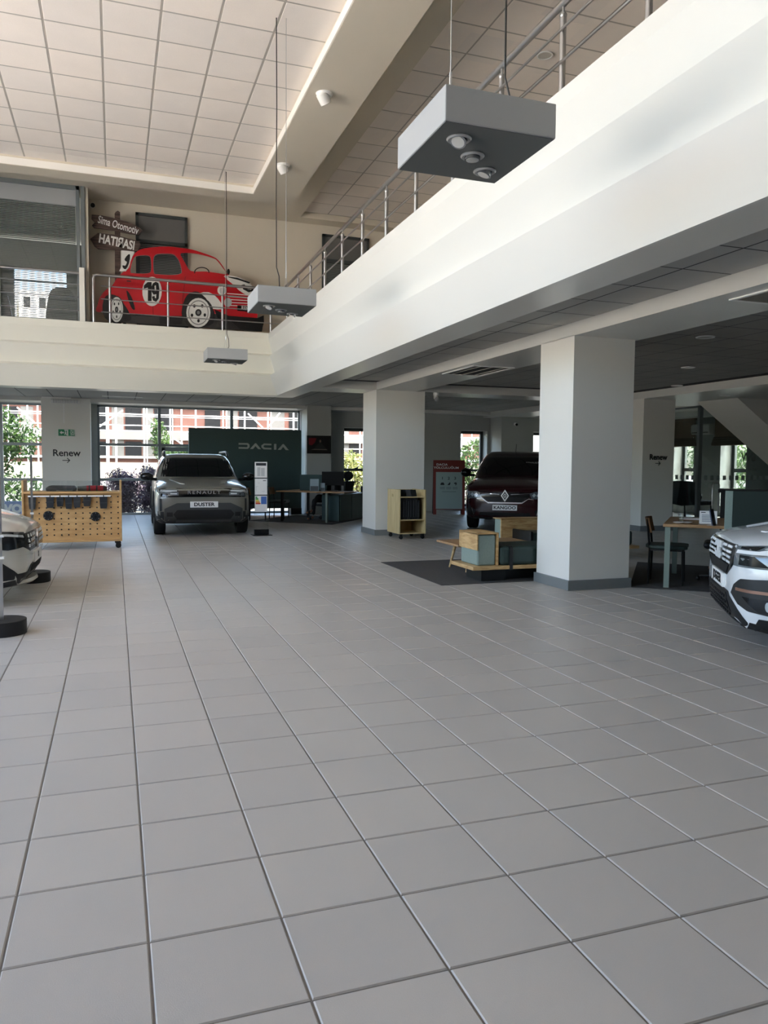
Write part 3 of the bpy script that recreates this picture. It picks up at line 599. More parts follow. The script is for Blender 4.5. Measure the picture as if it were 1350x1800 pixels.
# ------------------------------------------------------------------ pendant lamp boxes
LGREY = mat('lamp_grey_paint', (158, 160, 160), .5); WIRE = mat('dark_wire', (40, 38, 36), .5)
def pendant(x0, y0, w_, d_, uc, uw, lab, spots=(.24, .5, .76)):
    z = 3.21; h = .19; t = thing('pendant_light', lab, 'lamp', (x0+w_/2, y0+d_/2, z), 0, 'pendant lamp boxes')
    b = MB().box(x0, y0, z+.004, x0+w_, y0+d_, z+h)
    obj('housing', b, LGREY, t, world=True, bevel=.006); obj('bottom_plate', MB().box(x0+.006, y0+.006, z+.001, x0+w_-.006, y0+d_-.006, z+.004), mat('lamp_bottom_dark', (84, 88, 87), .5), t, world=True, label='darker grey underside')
    for k, f in enumerate(spots):
        x, y = x0+w_*f, y0+d_*f; tilt = (.55, 0, .35)[k]; az = (2.2, 0, 1.2)[k]
        b = MB(); rings = []
        for r, zz in ((.046, z+.003), (.066, z+.003), (.07, z-.004), (.062, z-.012), (.048, z-.010), (.046, z+.003)): rings.append([(x+r*math.cos(2*PI*i/22), y+r*math.sin(2*PI*i/22), zz) for i in range(22)])
        b.loft(rings, cap=False); s = obj('spot', b, mat('spot_grey_metal', (176, 178, 178), .3, .6), t, world=True, smooth=True)
        R = Matrix.Translation((x, y, z-.004)) @ Euler((tilt, 0, az)).to_matrix().to_4x4()
        b = MB().cyl((0, 0, -.022), (0, 0, .03), .046, 20, .04); bmesh.ops.transform(b.bm, matrix=R, verts=b.bm.verts)
        g = obj('lamp_head', b, mat('lamp_head_metal', (150, 152, 154), .25, .7), s, world=True, smooth=True)
        b = MB().cyl((0, 0, -.0235), (0, 0, -.021), .037, 18); bmesh.ops.transform(b.bm, matrix=R, verts=b.bm.verts)
        obj('lamp_lens', b, mat('lamp_lens', (200, 202, 200), .2, .3), s, world=True)
    zt = z+h; yc = y0+d_/2; xw = aty(uw, 300, yc).x; xc = aty(uc, 300, yc+.03).x
    xw = min(max(xw, x0+.05), x0+w_-.05); xc = min(max(xc, x0+.08), x0+w_-.08)
    obj('suspension_wire', MB().cyl((xw, yc, zt+.2), (xw, yc, 6.5), .0035, 6).tube([(xw, yc, zt+.2), (xw-.05, yc-.1, zt)], .003, 5).tube([(xw, yc, zt+.2), (xw+.05, yc+.1, zt)], .003, 5).cyl((xw, yc, zt+.18), (xw, yc, zt+.25), .008, 8), STEEL, t, world=True)
    obj('power_cable', MB().tube([(xc, yc+.03, 6.5), (xc+.004, yc+.03, 5.5), (xc-.003, yc+.03, 4.5), (xc, yc+.03, zt+.3), (xc+.03, yc+.03, zt+.2), (xc+.035, yc+.03, zt+.08), (xc+.0, yc+.03, zt)], .006, 6), WIRE, t, world=True)
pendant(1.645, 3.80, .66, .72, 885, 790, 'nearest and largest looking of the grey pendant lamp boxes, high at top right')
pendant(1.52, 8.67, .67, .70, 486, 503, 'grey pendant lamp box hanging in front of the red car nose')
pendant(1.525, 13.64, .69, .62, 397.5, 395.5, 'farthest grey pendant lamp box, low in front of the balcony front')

# ------------------------------------------------------------------ ceiling spots, downlights, vents, cameras
def eye_spot(x, y, z, lab):
    t = thing('ceiling_spotlight', lab, 'lamp', (x, y, z), 0, 'eyeball spots on the bulkhead')
    obj('flange', MB().cyl((0, 0, 0), (0, 0, -.025), .115, 24, .10), WHITE, t, smooth=True)
    R = Matrix.Translation((-.02, 0, -.03)) @ Euler((.35, -.6, .0)).to_matrix().to_4x4()
    b = MB().cyl((0, 0, .03), (0, 0, -.10), .085, 22, .075).ball((0, 0, .0), .085); bmesh.ops.transform(b.bm, matrix=R, verts=b.bm.verts); obj('head', b, WHITE, t, smooth=True)
    b = MB().cyl((0, 0, -.1), (0, 0, -.104), .064, 20); bmesh.ops.transform(b.bm, matrix=R, verts=b.bm.verts); obj('lens', b, mat('spot_lens', (150, 150, 144), .2, .3), t)
eye_spot(2.70, 10.29, 6.34, 'white eyeball spot on the bulkhead, nearer of the two'); eye_spot(2.69, 12.91, 6.34, 'white eyeball spot on the bulkhead, farther of the two')
def downlight(u, v, z, lab):
    p = atz(u, v, z); t = thing('downlight', lab, 'lamp', p, 0, 'recessed downlights')
    obj('rim', MB().loft([[(r*math.cos(2*PI*i/24), r*math.sin(2*PI*i/24), q) for i in range(24)] for r, q in ((.085, .0), (.115, .0), (.11, -.012), (.09, -.012), (.085, 0))], cap=False), WHITE, t, smooth=True)
    obj('diffuser', MB().cyl((0, 0, -.002), (0, 0, -.006), .088, 22), mat('downlight_glass', (205, 203, 196), .4), t)
downlight(958, 97, 6.975, 'round downlight in the gallery ceiling above the railing')
downlight(1240, 592, 3.0215, 'round downlight in the lower ceiling, nearest of those right of the column')
downlight(1210, 645.5, 3.0215, 'round downlight in the lower ceiling, second behind the column')
downlight(1190, 677.5, 3.0215, 'round downlight in the lower ceiling, third and nearest the light strip')
downlight(1275, 695, 2.878, 'round downlight in the glossy soffit before the glass office')
def vent(x0, y0, x1, y1, z, lab, nslat, along_y=False):
    t = thing('ceiling_vent', lab, 'vent', ((x0+x1)/2, (y0+y1)/2, z), 0)
    f = .04
    obj('frame', MB().box(x0, y0, z-.012, x0+f, y1, z).box(x1-f, y0, z-.012, x1, y1, z).box(x0+f, y0, z-.012, x1-f, y0+f, z).box(x0+f, y1-f, z-.012, x1-f, y1, z), WHITE, t, world=True)
    obj('duct', MB().box(x0+f, y0+f, z-.003, x1-f, y1-f, z-.001), mat('duct_dark', (40, 40, 36), .8), t, world=True)
    b = MB()
    for k in range(nslat):
        if along_y: x = x0+f+(x1-x0-2*f)*(k+.5)/nslat; b.box(x-.004, y0+f, z-.012, x+.004, y1-f, z-.003)
        else: y = y0+f+(y1-y0-2*f)*(k+.5)/nslat; b.box(x0+f, y-.004, z-.012, x1-f, y+.004, z-.003)
    obj('slats', b, mat('vent_slat', (150, 148, 140), .5), t, world=True, kind='stuff')
vent(4.98, 10.35, 5.66, 11.5, 2.88, 'dark square air vent in the beam soffit between the columns', 3, True)
vent(5.06, 4.2, 5.72, 5.45, 2.88, 'louvred air vent in the beam soffit, cut by the picture edge', 34)
tag(obj('linear_diffuser', MB().box(-.27, 20.1, 3.013, .68, 20.16, 3.021), WHITE), 'thin white linear air slot above the grey car', 'vent')
def dome(x, y, z, lab):
    t = thing('dome_camera', lab, 'camera', (x, y, z)); obj('mount', MB().cyl((0, 0, 0), (0, 0, -.05), .06, 18), WHITE, t, smooth=True)
    obj('bracket', MB().cyl((0, 0, -.05), (0, 0, -.12), .045, 16), WHITE, t, smooth=True); obj('lens_ball', MB().ball((.01, -.02, -.13), .05), mat('grey_camera', (170, 170, 172), .3), t, smooth=True)
dome(6.2, 14.62, 2.879, 'white dome camera under the beam, right of the middle column')
t = thing('bullet_camera', 'small camera on the far pier above the dark van', 'camera', (11.5, 20.93, 2.66)); obj('housing', MB().cyl((0, 0, 0), (-.03, -.14, -.02), .045, 14), WHITE, t); obj('lens', MB().cyl((-.03, -.14, -.02), (-.032, -.15, -.021), .04, 14), PBLACK, t)
t = thing('bullet_camera', 'small camera at the top of the wall beside the upper office', 'camera', (-.38, 17.45, 6.72)); obj('housing', MB().cyl((0, 0.03, 0), (.02, -.12, -.03), .05, 14), WHITE, t); obj('lens', MB().cyl((.02, -.12, -.03), (.021, -.13, -.031), .045, 14), PBLACK, t)
# pillar fittings
yp = 21.095
t = thing('emergency_light', 'white caged emergency light on the pillar above the exit sign', 'lamp', (-1.15, yp, 2.93))
obj('body', MB().cyl((-.33, -.05, 0), (.33, -.05, -.015), .045, 12), WHITE, t, smooth=True); b = MB()
for k in range(17): b.box(-.28+k*.035, -.1, -.05, -.265+k*.035, -.0, .04)
obj('grille_ribs', b, mat('rib_grey', (176, 178, 176), .5), t, kind='stuff')
tag(obj('cable_trunking', MB().box(-1.70, yp-.02, 3.0, -1.02, yp+.004, 3.03).box(-1.21, yp-.02, 2.38, -1.175, yp+.004, 2.86), WHITE), 'thin white cable trunking around the emergency light', 'trunking')
a, c = aty(102.5, 754.5, yp), aty(131.5, 766.5, yp)
sg = thing('exit_sign', 'green emergency exit sign on the white pillar', 'sign', ((a.x+c.x)/2, yp, c.z)); EXG = mat('exit_green', (10, 128, 84), .4)
obj('plate', MB().box(a.x, yp-.012, c.z, c.x, yp+.003, a.z), EXG, sg, world=True)
zc = (a.z+c.z)/2; x0 = a.x
flat_y('arrow_symbol', [[(x0+.03, zc), (x0+.08, zc+.045), (x0+.08, zc+.018), (x0+.13, zc+.018), (x0+.13, zc-.018), (x0+.08, zc-.018), (x0+.08, zc-.045)]], yp-.014, .003, PAPER, sg)
flat_y('doorway_symbol', [[(x0+.14, zc+.075), (x0+.23, zc+.075), (x0+.23, zc-.075), (x0+.20, zc-.075), (x0+.20, zc+.05), (x0+.14, zc+.05)]], yp-.014, .003, PAPER, sg)
flat_y('running_figure_symbol', [ell(x0+.165, zc+.035, .012, .013, 10), [(x0+.15, zc+.018), (x0+.185, zc+.018), (x0+.18, zc-.02), (x0+.2, zc-.05), (x0+.19, zc-.07), (x0+.165, zc-.03), (x0+.15, zc-.06), (x0+.135, zc-.055), (x0+.155, zc-.02)]], yp-.014, .003, PAPER, sg)
for k, s in enumerate(('AC\u0130L', '\u00c7IKI\u015e', 'EXIT')): text('lettering', s, .058, facing((x0+.345, yp-.014, zc+.055-.05*k), (1, 0, 0)), PAPER, sg, True, .001, .0008)
def arrow_sign(x, y, z, s, right, lab, d=.002):
    t = thing('wall_lettering', lab, 'sign', (x, y, z)); R = facing((x, y, z), right)
    text('lettering', 'Renew', .235*s, R @ Matrix.Translation((0, .07*s, 0)), PBLACK, t, True, d, .0045)
    bm = flat_bm([[(-.09*s, -.062*s), (.06*s, -.062*s), (.015*s, -.017*s), (.03*s, -.005*s), (.095*s, -.07*s), (.03*s, -.137*s), (.015*s, -.125*s), (.06*s, -.08*s), (-.09*s, -.08*s)]], d*2)
    bmesh.ops.transform(bm, matrix=R @ Matrix.Translation((-.01*s, -.04*s, 0)), verts=bm.verts); obj('arrow', bm, PBLACK, t, world=True)
p = aty(117, 799.5, yp); arrow_sign(p.x, yp-.002, p.z-.03, 1.0, (1, 0, 0), 'black Renew lettering with arrow on the pillar between the windows')
p = aty(1157, 808, 14.048); arrow_sign(p.x, 14.047, p.z, .72, (1, 0, 0), 'black Renew lettering with arrow on the column beside the glass office')
# ------------------------------------------------------------------ wooden pegboard cart
X0, X1, YF, YK = -1.40, .10, 13.40, 13.98
pc = thing('display_cart', 'birch plywood pegboard display cart on castors before the far window', 'cart', ((X0+X1)/2, 13.7, 0))
obj('side_panel', MB().box(X0, YF, .12, X0+.03, YK, 1.12), WOOD, pc, world=True, bevel=.003); obj('side_panel', MB().box(X1-.03, YF, .12, X1, YK, 1.12), WOOD, pc, world=True, bevel=.003)
obj('shelf', MB().box(X0+.03, YF, .905, X1-.03, YK, .94), WOOD, pc, world=True, bevel=.003)
obj('bottom_board', MB().box(X0+.03, YF, .12, X1-.03, YK, .15), WOOD, pc, world=True, bevel=.003)
obj('pegboard', MB().box(X0+.03, YF+.06, .15, X1-.03, YF+.075, .905), WOOD, pc, world=True)
b = MB()
for i in range(13):
    for j in range(8):
        x = -1.26+i*.1085; z = .235+j*.088; b.cyl((x, YF+.056, z), (x, YF+.061, z), .0125, 8)
obj('peg_holes', b, PBLACK, pc, world=True, kind='stuff')
obj('glass_guard', MB().box(X0+.03, YF+.01, .94, X1-.03, YF+.016, 1.115), CLEAR, pc, world=True)
for x, y in ((X0+.1, YF+.08), (X1-.08, YF+.08), (X0+.1, YK-.08), (X1-.08, YK-.08)):
    o = obj('caster', MB().box(x-.035, y-.035, .09, x+.035, y+.035, .12).cyl((x+.02, y-.022, .045), (x+.02, y+.022, .045), .045, 16).box(x-.01, y-.03, .04, x+.03, y+.03, .1), BLACK, pc, world=True)
obj('hanging_rail', MB().box(-1.31, YF+.01, .855, -.07, YF+.03, .875).box(-1.2, YF+.03, .855, -1.18, YF+.06, .87).box(-.2, YF+.03, .855, -.18, YF+.06, .87), WHITE, pc, world=True)
for i, (a, c) in enumerate(((50, 63), (81, 95), (99, 112), (114.5, 127), (129, 142), (146, 160), (175, 189))):
    xa, xb = aty(a, 885, YF).x, aty(c, 885, YF).x; h = .66+.02*(i % 3)
    lb = ('leftmost black material swatch on the wooden cart rail, behind the steel stand', 'black material swatch second from the left on the cart rail', 'black swatch with a pocket line, third from the left on the cart rail', 'black swatch in the middle of the cart rail', 'black swatch just right of the middle of the cart rail', 'grey black swatch second from the right on the cart rail', 'black swatch hanging alone at the right end of the cart rail')[i]
    t = thing('material_swatch', lb, 'swatch', ((xa+xb)/2, YF+.02, h), 0, 'black swatches hung on the cart')
    obj('cloth', MB().prism([(xa, .853), (xb, .853), (xb-.004, h+.06), (xb-.012, h), (xa+.012, h), (xa+.004, h+.06)], 'y', YF+.004, YF+.018), mat('swatch_black_%d' % (i % 3), ((22, 26, 30), (30, 33, 36), (16, 19, 23))[i % 3], .5), t, world=True, bevel=.002)
    obj('seam', MB().box(xa+.006, YF+.001, h+.09, xb-.006, YF+.005, h+.095), mat('seam_grey', (70, 74, 78), .5), t, world=True)
    obj('hook', MB().cyl(((xa+xb)/2, YF+.012, .845), ((xa+xb)/2, YF+.012, .88), .008, 8), BLACKM, t, world=True)
for u, v, lb in ((85, 906.5, 'round black speed cap on the pegboard, at left'), (168, 908, 'round black speed cap on the pegboard, at right')):
    p = aty(u, v, YF+.05); t = thing('wheel_cap', lb, 'wheel cap', (p.x, YF+.06, p.z), 0, 'wheel caps on the pegboard')
    obj('disc', MB().cyl((p.x, YF+.058, p.z), (p.x, YF+.03, p.z), .078, 28, .07), BLACK, t, world=True, smooth=True)
    b = MB()
    for k in range(6): a = k*PI/3+.5; b.cyl((p.x+.06*math.cos(a), YF+.031, p.z+.06*math.sin(a)), (p.x+.06*math.cos(a), YF+.027, p.z+.06*math.sin(a)), .006, 8)
    obj('studs', b, STEEL, t, world=True, kind='stuff'); obj('centre_cap', MB().cyl((p.x, YF+.03, p.z), (p.x, YF+.024, p.z), .022, 16), BLACKM, t, world=True)
bx0, bx1 = aty(82, 860, 13.6).x, aty(134, 860, 13.6).x
t = thing('bag', 'flat black bag lying on top of the wooden cart', 'bag', ((bx0+bx1)/2, 13.65, .942)); obj('pouch', MB().loft([[(bx0, 13.5, .94), (bx1, 13.5, .94), (bx1, 13.85, .94), (bx0, 13.85, .94)], [(bx0-.01, 13.49, .99), (bx1+.01, 13.49, .985), (bx1, 13.86, .99), (bx0, 13.86, .995)], [(bx0+.04, 13.52, 1.03), (bx1-.02, 13.52, 1.02), (bx1-.03, 13.83, 1.025), (bx0+.05, 13.83, 1.03)]]), mat('bag_black', (24, 25, 27), .6), t, world=True, bevel=.012)
obj('zip', MB().box(bx0+.15, 13.485, .952, bx1-.05, 13.49, .958), STEEL, t, world=True)
rx0, rx1 = aty(136, 860, 13.6).x, aty(186, 860, 13.6).x
t = thing('blanket', 'red and black tartan blanket rolled in straps on the wooden cart', 'blanket', ((rx0+rx1)/2, 13.65, .94)); PL = mat('tartan_red', (150, 30, 36), .85, var=.25, vscale=40)
obj('roll', MB().cyl((rx0+.14, 13.65, .985), (rx1-.04, 13.65, .985), .045, 18), PL, t, world=True, smooth=True)
obj('roll_end', MB().cyl((rx0, 13.65, .98), (rx0+.14, 13.65, .985), .038, 18, .042), mat('tartan_grey', (86, 86, 80), .85, var=.2, vscale=40), t, world=True, smooth=True, label='grey tartan end of the roll')
obj('roll_end', MB().cyl((rx1-.04, 13.65, .985), (rx1+.02, 13.65, .98), .045, 18, .034), mat('tartan_dark', (60, 38, 36), .85), t, world=True, smooth=True, label='dark end of the roll')
for f in (.42, .68): x = rx0+(rx1-rx0)*f; obj('strap', MB().cyl((x-.012, 13.65, .985), (x+.012, 13.65, .985), .048, 18), BLACK, t, world=True)

# ------------------------------------------------------------------ info totems
def sheet(t, x0, x1, z0, z1, y, pics):
    s = obj('sheet', MB().box(x0, y-.002, z0, x1, y, z1), PAPER, t, world=True)
    for (a, c, d, e, m_) in pics: obj('print', MB().box(x0+(x1-x0)*a, y-.0035, z0+(z1-z0)*d, x0+(x1-x0)*c, y-.002, z0+(z1-z0)*e), m_, s, world=True)
PINK = mat('print_pale_grey', (196, 198, 198), .6); PG = mat('print_green', (60, 150, 70), .6); PO = mat('print_orange', (226, 150, 40), .6); PY = mat('print_yellow', (224, 214, 80), .6); PB = mat('print_blue', (70, 110, 180), .6)
xt0, xt1 = aty(447, 850, 15.14).x, aty(470.5, 850, 15.14).x
it = thing('info_stand', 'clear acrylic information stand with three printed sheets beside the grey car', 'stand', ((xt0+xt1)/2, 15.14, 0))
obj('base_plate', MB().box(xt0-.05, 15.0, 0, xt1+.07, 15.3, .012), BLACKM, it, world=True, bevel=.003); obj('base_block', MB().box(xt0+.0, 15.12, .012, xt1+.02, 15.2, .115), BLACKM, it, world=True, bevel=.004)
obj('acrylic_panel', MB().box(xt0-.01, 15.145, .1, xt1+.015, 15.155, 1.47), CLEAR, it, world=True)
W3 = xt1-xt0-.015
lines = [(.1, .9, .1+k*.075, .115+k*.075, PINK) for k in range(7)]
sheet(it, xt0+.01, xt1-.01, 1.135, 1.445, 15.143, [(.1, .92, .76, .93, mat('print_car_photo', (48, 52, 58), .5)), (.2, .45, .1, .66, PINK), (.5, .8, .1, .62, PINK)])
sheet(it, xt0+.01, xt1-.01, .80, 1.115, 15.143, [(.08, .3, .5, .52, PINK), (.25, .4, .72, .74, PINK), (.6, .8, .2, .22, PINK), (.66, .9, .86, .9, mat('print_car_photo', (48, 52, 58), .5)), (.1, .12, .2, .5, PINK)])
sheet(it, xt0+.01, xt1-.01, .46, .78, 15.143, [(.06, .2, .86, .95, PG), (.06, .28, .76, .85, PG), (.06, .34, .66, .75, PY), (.06, .4, .57, .65, PO), (.06, .46, .48, .56, mat('print_red', (206, 70, 40), .6)), (.5, .95, .48, .95, PB)])
def totem(name, x, y, ang, lab, posters):
    t = thing(name, lab, 'stand', (x, y, 0), ang)
    obj('base', MB().cyl((0, 0, 0), (0, 0, .118), .19, 40), mat('black_rubber', (20, 20, 21), .55), t, smooth=True, bevel=.004)
    for s in (0, .32): obj('upright', MB().box(-.012+s*.0, -.03+s, .118, .012, .0+s, 1.5) if False else MB().box(s-.015, -.012, .118, s+.015, .012, 1.5), STEEL, t)
    obj('acrylic_panel', MB().box(.015, -.004, .1, .305, .004, 1.49), CLEAR, t)
    for z in (.62, .8): obj('clip', MB().box(-.03, -.02, z, .03, .02, z+.02), WHITE, t)
    for z0, m_ in posters: obj('sheet', MB().box(.03, -.008, z0, .29, -.005, z0+.36), m_, t)
    return t
totem('poster_stand', -.93, 9.95, math.radians(95), 'poster stand seen edge on, on a round black base behind the white car nose', [(.4, PAPER), (.8, PAPER), (1.1, PB)])
totem('poster_stand', -.90, 7.0, math.radians(181), 'poster stand with bluish sheets on a round black base at the left picture edge', [(.35, mat('poster_blue_grey', (120, 130, 158), .5)), (.75, mat('poster_pale', (176, 182, 192), .5)), (1.12, mat('poster_dark', (70, 80, 92), .5))])

# ------------------------------------------------------------------ green display wall with letters
dw = thing('display_wall', 'dark green free standing display wall with raised letters behind the grey car', 'display wall', (3.4, 21.25, 0))
obj('panel', MB().box(1.87, 21.18, .17, 4.93, 21.3, 2.34), GREENP, dw, world=True)
for x in (2.0, 4.62): obj('foot', MB().box(x, 21.1, 0, x+.3, 21.4, .17), BLACK, dw, world=True)
LET = mat('letter_silver', (176, 182, 178), .5)
def dl(pts): 
    q = []
    for x, y in pts: p = aty(240+x/4.5, 740+y/4.5, 21.17); q.append((p.x, p.z))
    return q
for pts in ([(808,174),(880,175),(893,187),(893,208),(880,221),(808,219),(808,206),(872,208),(879,202),(879,193),(872,188),(808,187)], [(898,221),(937,177),(946,177),(984,223),(962,222),(941,198),(921,222)],
            [(1066,180),(1008,178),(988,193),(988,209),(1006,224),(1066,226),(1066,213),(1013,211),(1004,204),(1004,198),(1013,191),(1066,193)], [(1088,181),(1105,181),(1105,227),(1088,227)], [(1117,228),(1156,183),(1164,183),(1204,231),(1181,230),(1160,204),(1140,229)]):
    flat_y('letter', [dl(pts)], 21.165, .03, LET, dw)

# ------------------------------------------------------------------ small book trolley by the column
x0, x1, y0, y1 = 5.06, 5.60, 13.62, 14.3
bt = thing('book_trolley', 'small birch plywood trolley of black folders in front of the middle column', 'trolley', ((x0+x1)/2, (y0+y1)/2, 0)); BW = wood_mat('pale_birch', (206, 188, 142), (188, 168, 122), 2.2, (5, 5, 1))
for xx in (x0, x1-.022): obj('side_panel', MB().box(xx, y0, .1, xx+.022, y1, .94), BW, bt, world=True, bevel=.002)
obj('back_panel', MB().box(x0+.022, y1-.02, .12, x1-.022, y1, .93), BW, bt, world=True)
for z in (.1, .355, .79): obj('shelf', MB().box(x0+.022, y0+.01, z, x1-.022, y1-.02, z+.02), BW, bt, world=True)
for x, y in ((x0+.05, y0+.05), (x1-.05, y0+.05), (x0+.05, y1-.05), (x1-.05, y1-.05)):
    obj('caster', MB().box(x-.025, y-.025, .07, x+.025, y+.025, .1).cyl((x, y-.018, .036), (x, y+.018, .036), .036, 16).box(x-.01, y-.024, .03, x+.025, y+.024, .085), BLACK, bt, world=True)
text('burnt_mark', 'RR', .08, facing((x0-.001, y0+.38, .82), (0, -1, 0)), mat('burnt_wood', (160, 138, 96), .7), bt, True, .001)
fx = x0+.035
for i, (w_, h) in enumerate(((.06, .395), (.05, .38), (.045, .40), (.05, .385), (.055, .40), (.05, .40), (.045, .41), (.05, .36))):
    lb = 'black folder on the middle trolley shelf, %s' % ('first from the left', 'second from the left', 'third from the left', 'fourth from the left', 'fourth from the right', 'third from the right', 'second from the right and tallest', 'last and lowest at the right end')[i]
    t = thing('folder', lb, 'folder', (fx+w_/2, y0+.2, .375), 0, 'black folders on the trolley'); c_ = mat('folder_black_%d' % (i % 2), ((18, 20, 22), (26, 28, 30))[i % 2], .5)
    obj('cover', MB().box(fx, y0+.06, .376, fx+w_-.006, y0+.36, .376+h), c_, t, world=True, bevel=.004); obj('spine_strip', MB().box(fx+.01, y0+.057, .42, fx+.016, y0+.061, .34+h), mat('folder_grey_strip', (84, 86, 88), .5), t, world=True)
    fx += w_
for i, (a, w_, m_) in enumerate(((.04, .15, (24, 27, 31)), (.185, .10, (74, 76, 80)), (.29, .11, (30, 33, 35)))):
    lb = ('dark folder leaning at the left on the top shelf of the small trolley', 'grey folder leaning in the middle of the top trolley shelf', 'dark folder leaning at the right on the top trolley shelf')[i]
    t = thing('folder', lb, 'folder', (x0+a+w_/2, y0+.2, .81), 0, 'folders on the top trolley shelf')
    M = Matrix.Translation((x0+a+w_/2, y0+.12, .812)) @ Matrix.Rotation(-.5, 4, 'X'); b = MB().box(-w_/2, 0, .0, w_/2, .03, .145, M); obj('cover', b, mat('folder_top_%d' % i, m_, .5), t, world=True, bevel=.004)

# ------------------------------------------------------------------ red A board
ea = thing('a_board', 'dark red A frame board with a grey printed sheet beside the dark van', 'sign', (9.0, 20.2, 0), -.33); RB = mat('board_red', (112, 34, 24), .5)
def tilt(b, a, y): bmesh.ops.transform(b.bm, matrix=Matrix.Translation((0, y, 0)) @ Matrix.Rotation(a, 4, 'X'), verts=b.bm.verts); return b
obj('front_board', tilt(MB().box(-.45, -.02, .14, .45, .02, 1.55).box(-.45, -.02, 0, -.36, .02, .14).box(.36, -.02, 0, .45, .02, .14), -.10, -.15), RB, ea)
obj('back_board', tilt(MB().box(-.45, -.02, .14, .45, .02, 1.54).box(-.45, -.02, 0, -.37, .02, .14).box(.37, -.02, 0, .45, .02, .14), .14, .24), mat('board_back_dark', (40, 22, 20), .5), ea)
obj('poster', tilt(MB().box(-.375, -.026, .16, .375, -.02, 1.21), -.10, -.15), mat('poster_grey_green', (150, 168, 164), .5), ea)
MT = Matrix.Translation((0, -.15, 0)) @ Matrix.Rotation(-.10, 4, 'X')
def et(s, x, z, size, m_, xs=1.2): text('lettering', s, size, MT @ facing((x, -.028, z), (1, 0, 0)), m_, ea, False, .002, .001, 1.05, xs)
et('DACIA', -.205, 1.42, .085, PAPER); et('YOLCULU\u011eUM', -.08, 1.33, .085, PAPER)
for i, s in enumerate('123'): et(s, -.19+i*.18, 1.03, .11, PBLACK, 1.3)
def es(name, polys, m_=PBLACK):
    bm = flat_bm(polys, .003); bmesh.ops.transform(bm, matrix=MT @ Matrix.Translation((0, -.028, 0)) @ Matrix.Rotation(PI/2, 4, 'X'), verts=bm.verts); obj(name, bm, m_, ea)
es('car_symbol', [[(-.25, .86), (-.22, .91), (-.16, .91), (-.13, .86), (-.14, .84), (-.24, .84)]]); es('handshake_symbol', [[(-.05, .84), (.02, .92), (.04, .9), (.02, .84)]]); es('hand_symbol', [[(.14, .9), (.2, .92), (.22, .88), (.19, .83), (.17, .84), (.19, .87), (.14, .88)]])
for i in range(3):
    for k in range(3): es('caption_line', [[(-.26+i*.18, .775-k*.025), (-.12+i*.18, .775-k*.025), (-.12+i*.18, .785-k*.025), (-.26+i*.18, .785-k*.025)]], mat('caption_grey', (96, 108, 106), .6))
es('caption_line', [[(-.2, .645), (.2, .645), (.2, .657), (-.2, .657)]], mat('caption_grey', (96, 108, 106), .6))

# ------------------------------------------------------------------ waiting area: rug, sofas, bench table
RUG = mat('charcoal_rug', (72, 70, 68), .95, var=.12, vscale=30, bump=.4, bscale=500)
def rug(name, lab, pts):
    c = (sum(p[0] for p in pts)/len(pts), sum(p[1] for p in pts)/len(pts)); t = tag(obj(name, MB().prism([(p[0], p[1]) for p in pts], 'z', .0005, .008), RUG, kind=None), lab, 'rug'); return t
rug('rug', 'charcoal rug under the wooden waiting sofas', [(3.62, 8.29), (4.84, 8.29), (7.6, 8.29), (7.6, 11.6), (4.62, 11.6), (3.62, 10.5)][:0] or [(3.62, 8.30), (6.1, 8.30), (6.1, 10.5), (3.62, 10.5)])
s1 = thing('sofa', 'oak and sage green waiting sofa with dark cushion beside the front column', 'sofa', (5, 8.65, .008))
sx, sy = 4.03, 8.33
obj('plinth', MB().box(sx+.17, sy+.09, .008, sx+.50, sy+.52, .16).box(sx+.50, sy+.2, .008, 5.9, sy+.5, .16), BLACK, s1, world=True, bevel=.004)
obj('platform', MB().box(sx, sy-.03, .16, 6.05, sy+.62, .205), OAK, s1, world=True, bevel=.004)
ax0, ax1, ay0, ay1 = sx+.07, sx+.36, sy+.02, sy+.5
obj('armrest', MB().box(ax0+.012, ay0+.012, .206, ax1-.03, ay1, .58), SAGE, s1, world=True, bevel=.02)
b = MB().box(ax0, ay0-.005, .395, ax0+.014, ay1+.03, .60).box(ax0, ay0-.005, .588, ax1, ay1+.03, .606).box(ax1-.024, ay0-.005, .206, ax1, ay1+.03, .6)
obj('armrest_wrap', b, OAK, s1, world=True, bevel=.002)
obj('seat_cushion', MB().box(ax1+.02, sy-.01, .206, 6.0, sy+.6, .435), DKGREEN, s1, world=True, bevel=.04)
for x in (ax1+.13,): obj('strap', MB().box(x, sy-.035, .15, x+.045, sy-.008, .40).box(x, sy-.03, .395, x+.045, sy+.01, .43).box(x, sy-.01, .43, x+.045, sy+.6, .441), PBLACK, s1, world=True, bevel=.01)
s2 = thing('sofa', 'second waiting sofa with an oak back panel, behind the low bench table', 'sofa', (6.2, 10.5, .008))
qx = 5.52
obj('plinth', MB().box(qx+.25, 10.0, .008, 7.4, 10.5, .16), BLACK, s2, world=True)
obj('platform', MB().box(qx, 9.85, .16, 7.6, 10.75, .205), OAK, s2, world=True, bevel=.004)
obj('backrest', MB().box(qx+.02, 10.45, .206, 7.5, 10.68, .6), SAGE, s2, world=True, bevel=.015)
obj('back_panel', MB().box(qx+.0, 10.424, .3, 7.52, 10.449, .612).box(qx, 10.424, .6, 7.52, 10.70, .614), OAK, s2, world=True, bevel=.002)
obj('seat_cushion', MB().box(qx+.22, 9.88, .206, 7.5, 10.42, .435), DKGREEN, s2, world=True, bevel=.04)
obj('strap', MB().box(qx+.19, 9.87, .2, qx+.235, 10.43, .46), PBLACK, s2, world=True, bevel=.015)
tb = thing('bench_table', 'low oak bench table with tapered legs between the two sofas', 'table', (4.7, 9.5, .008))
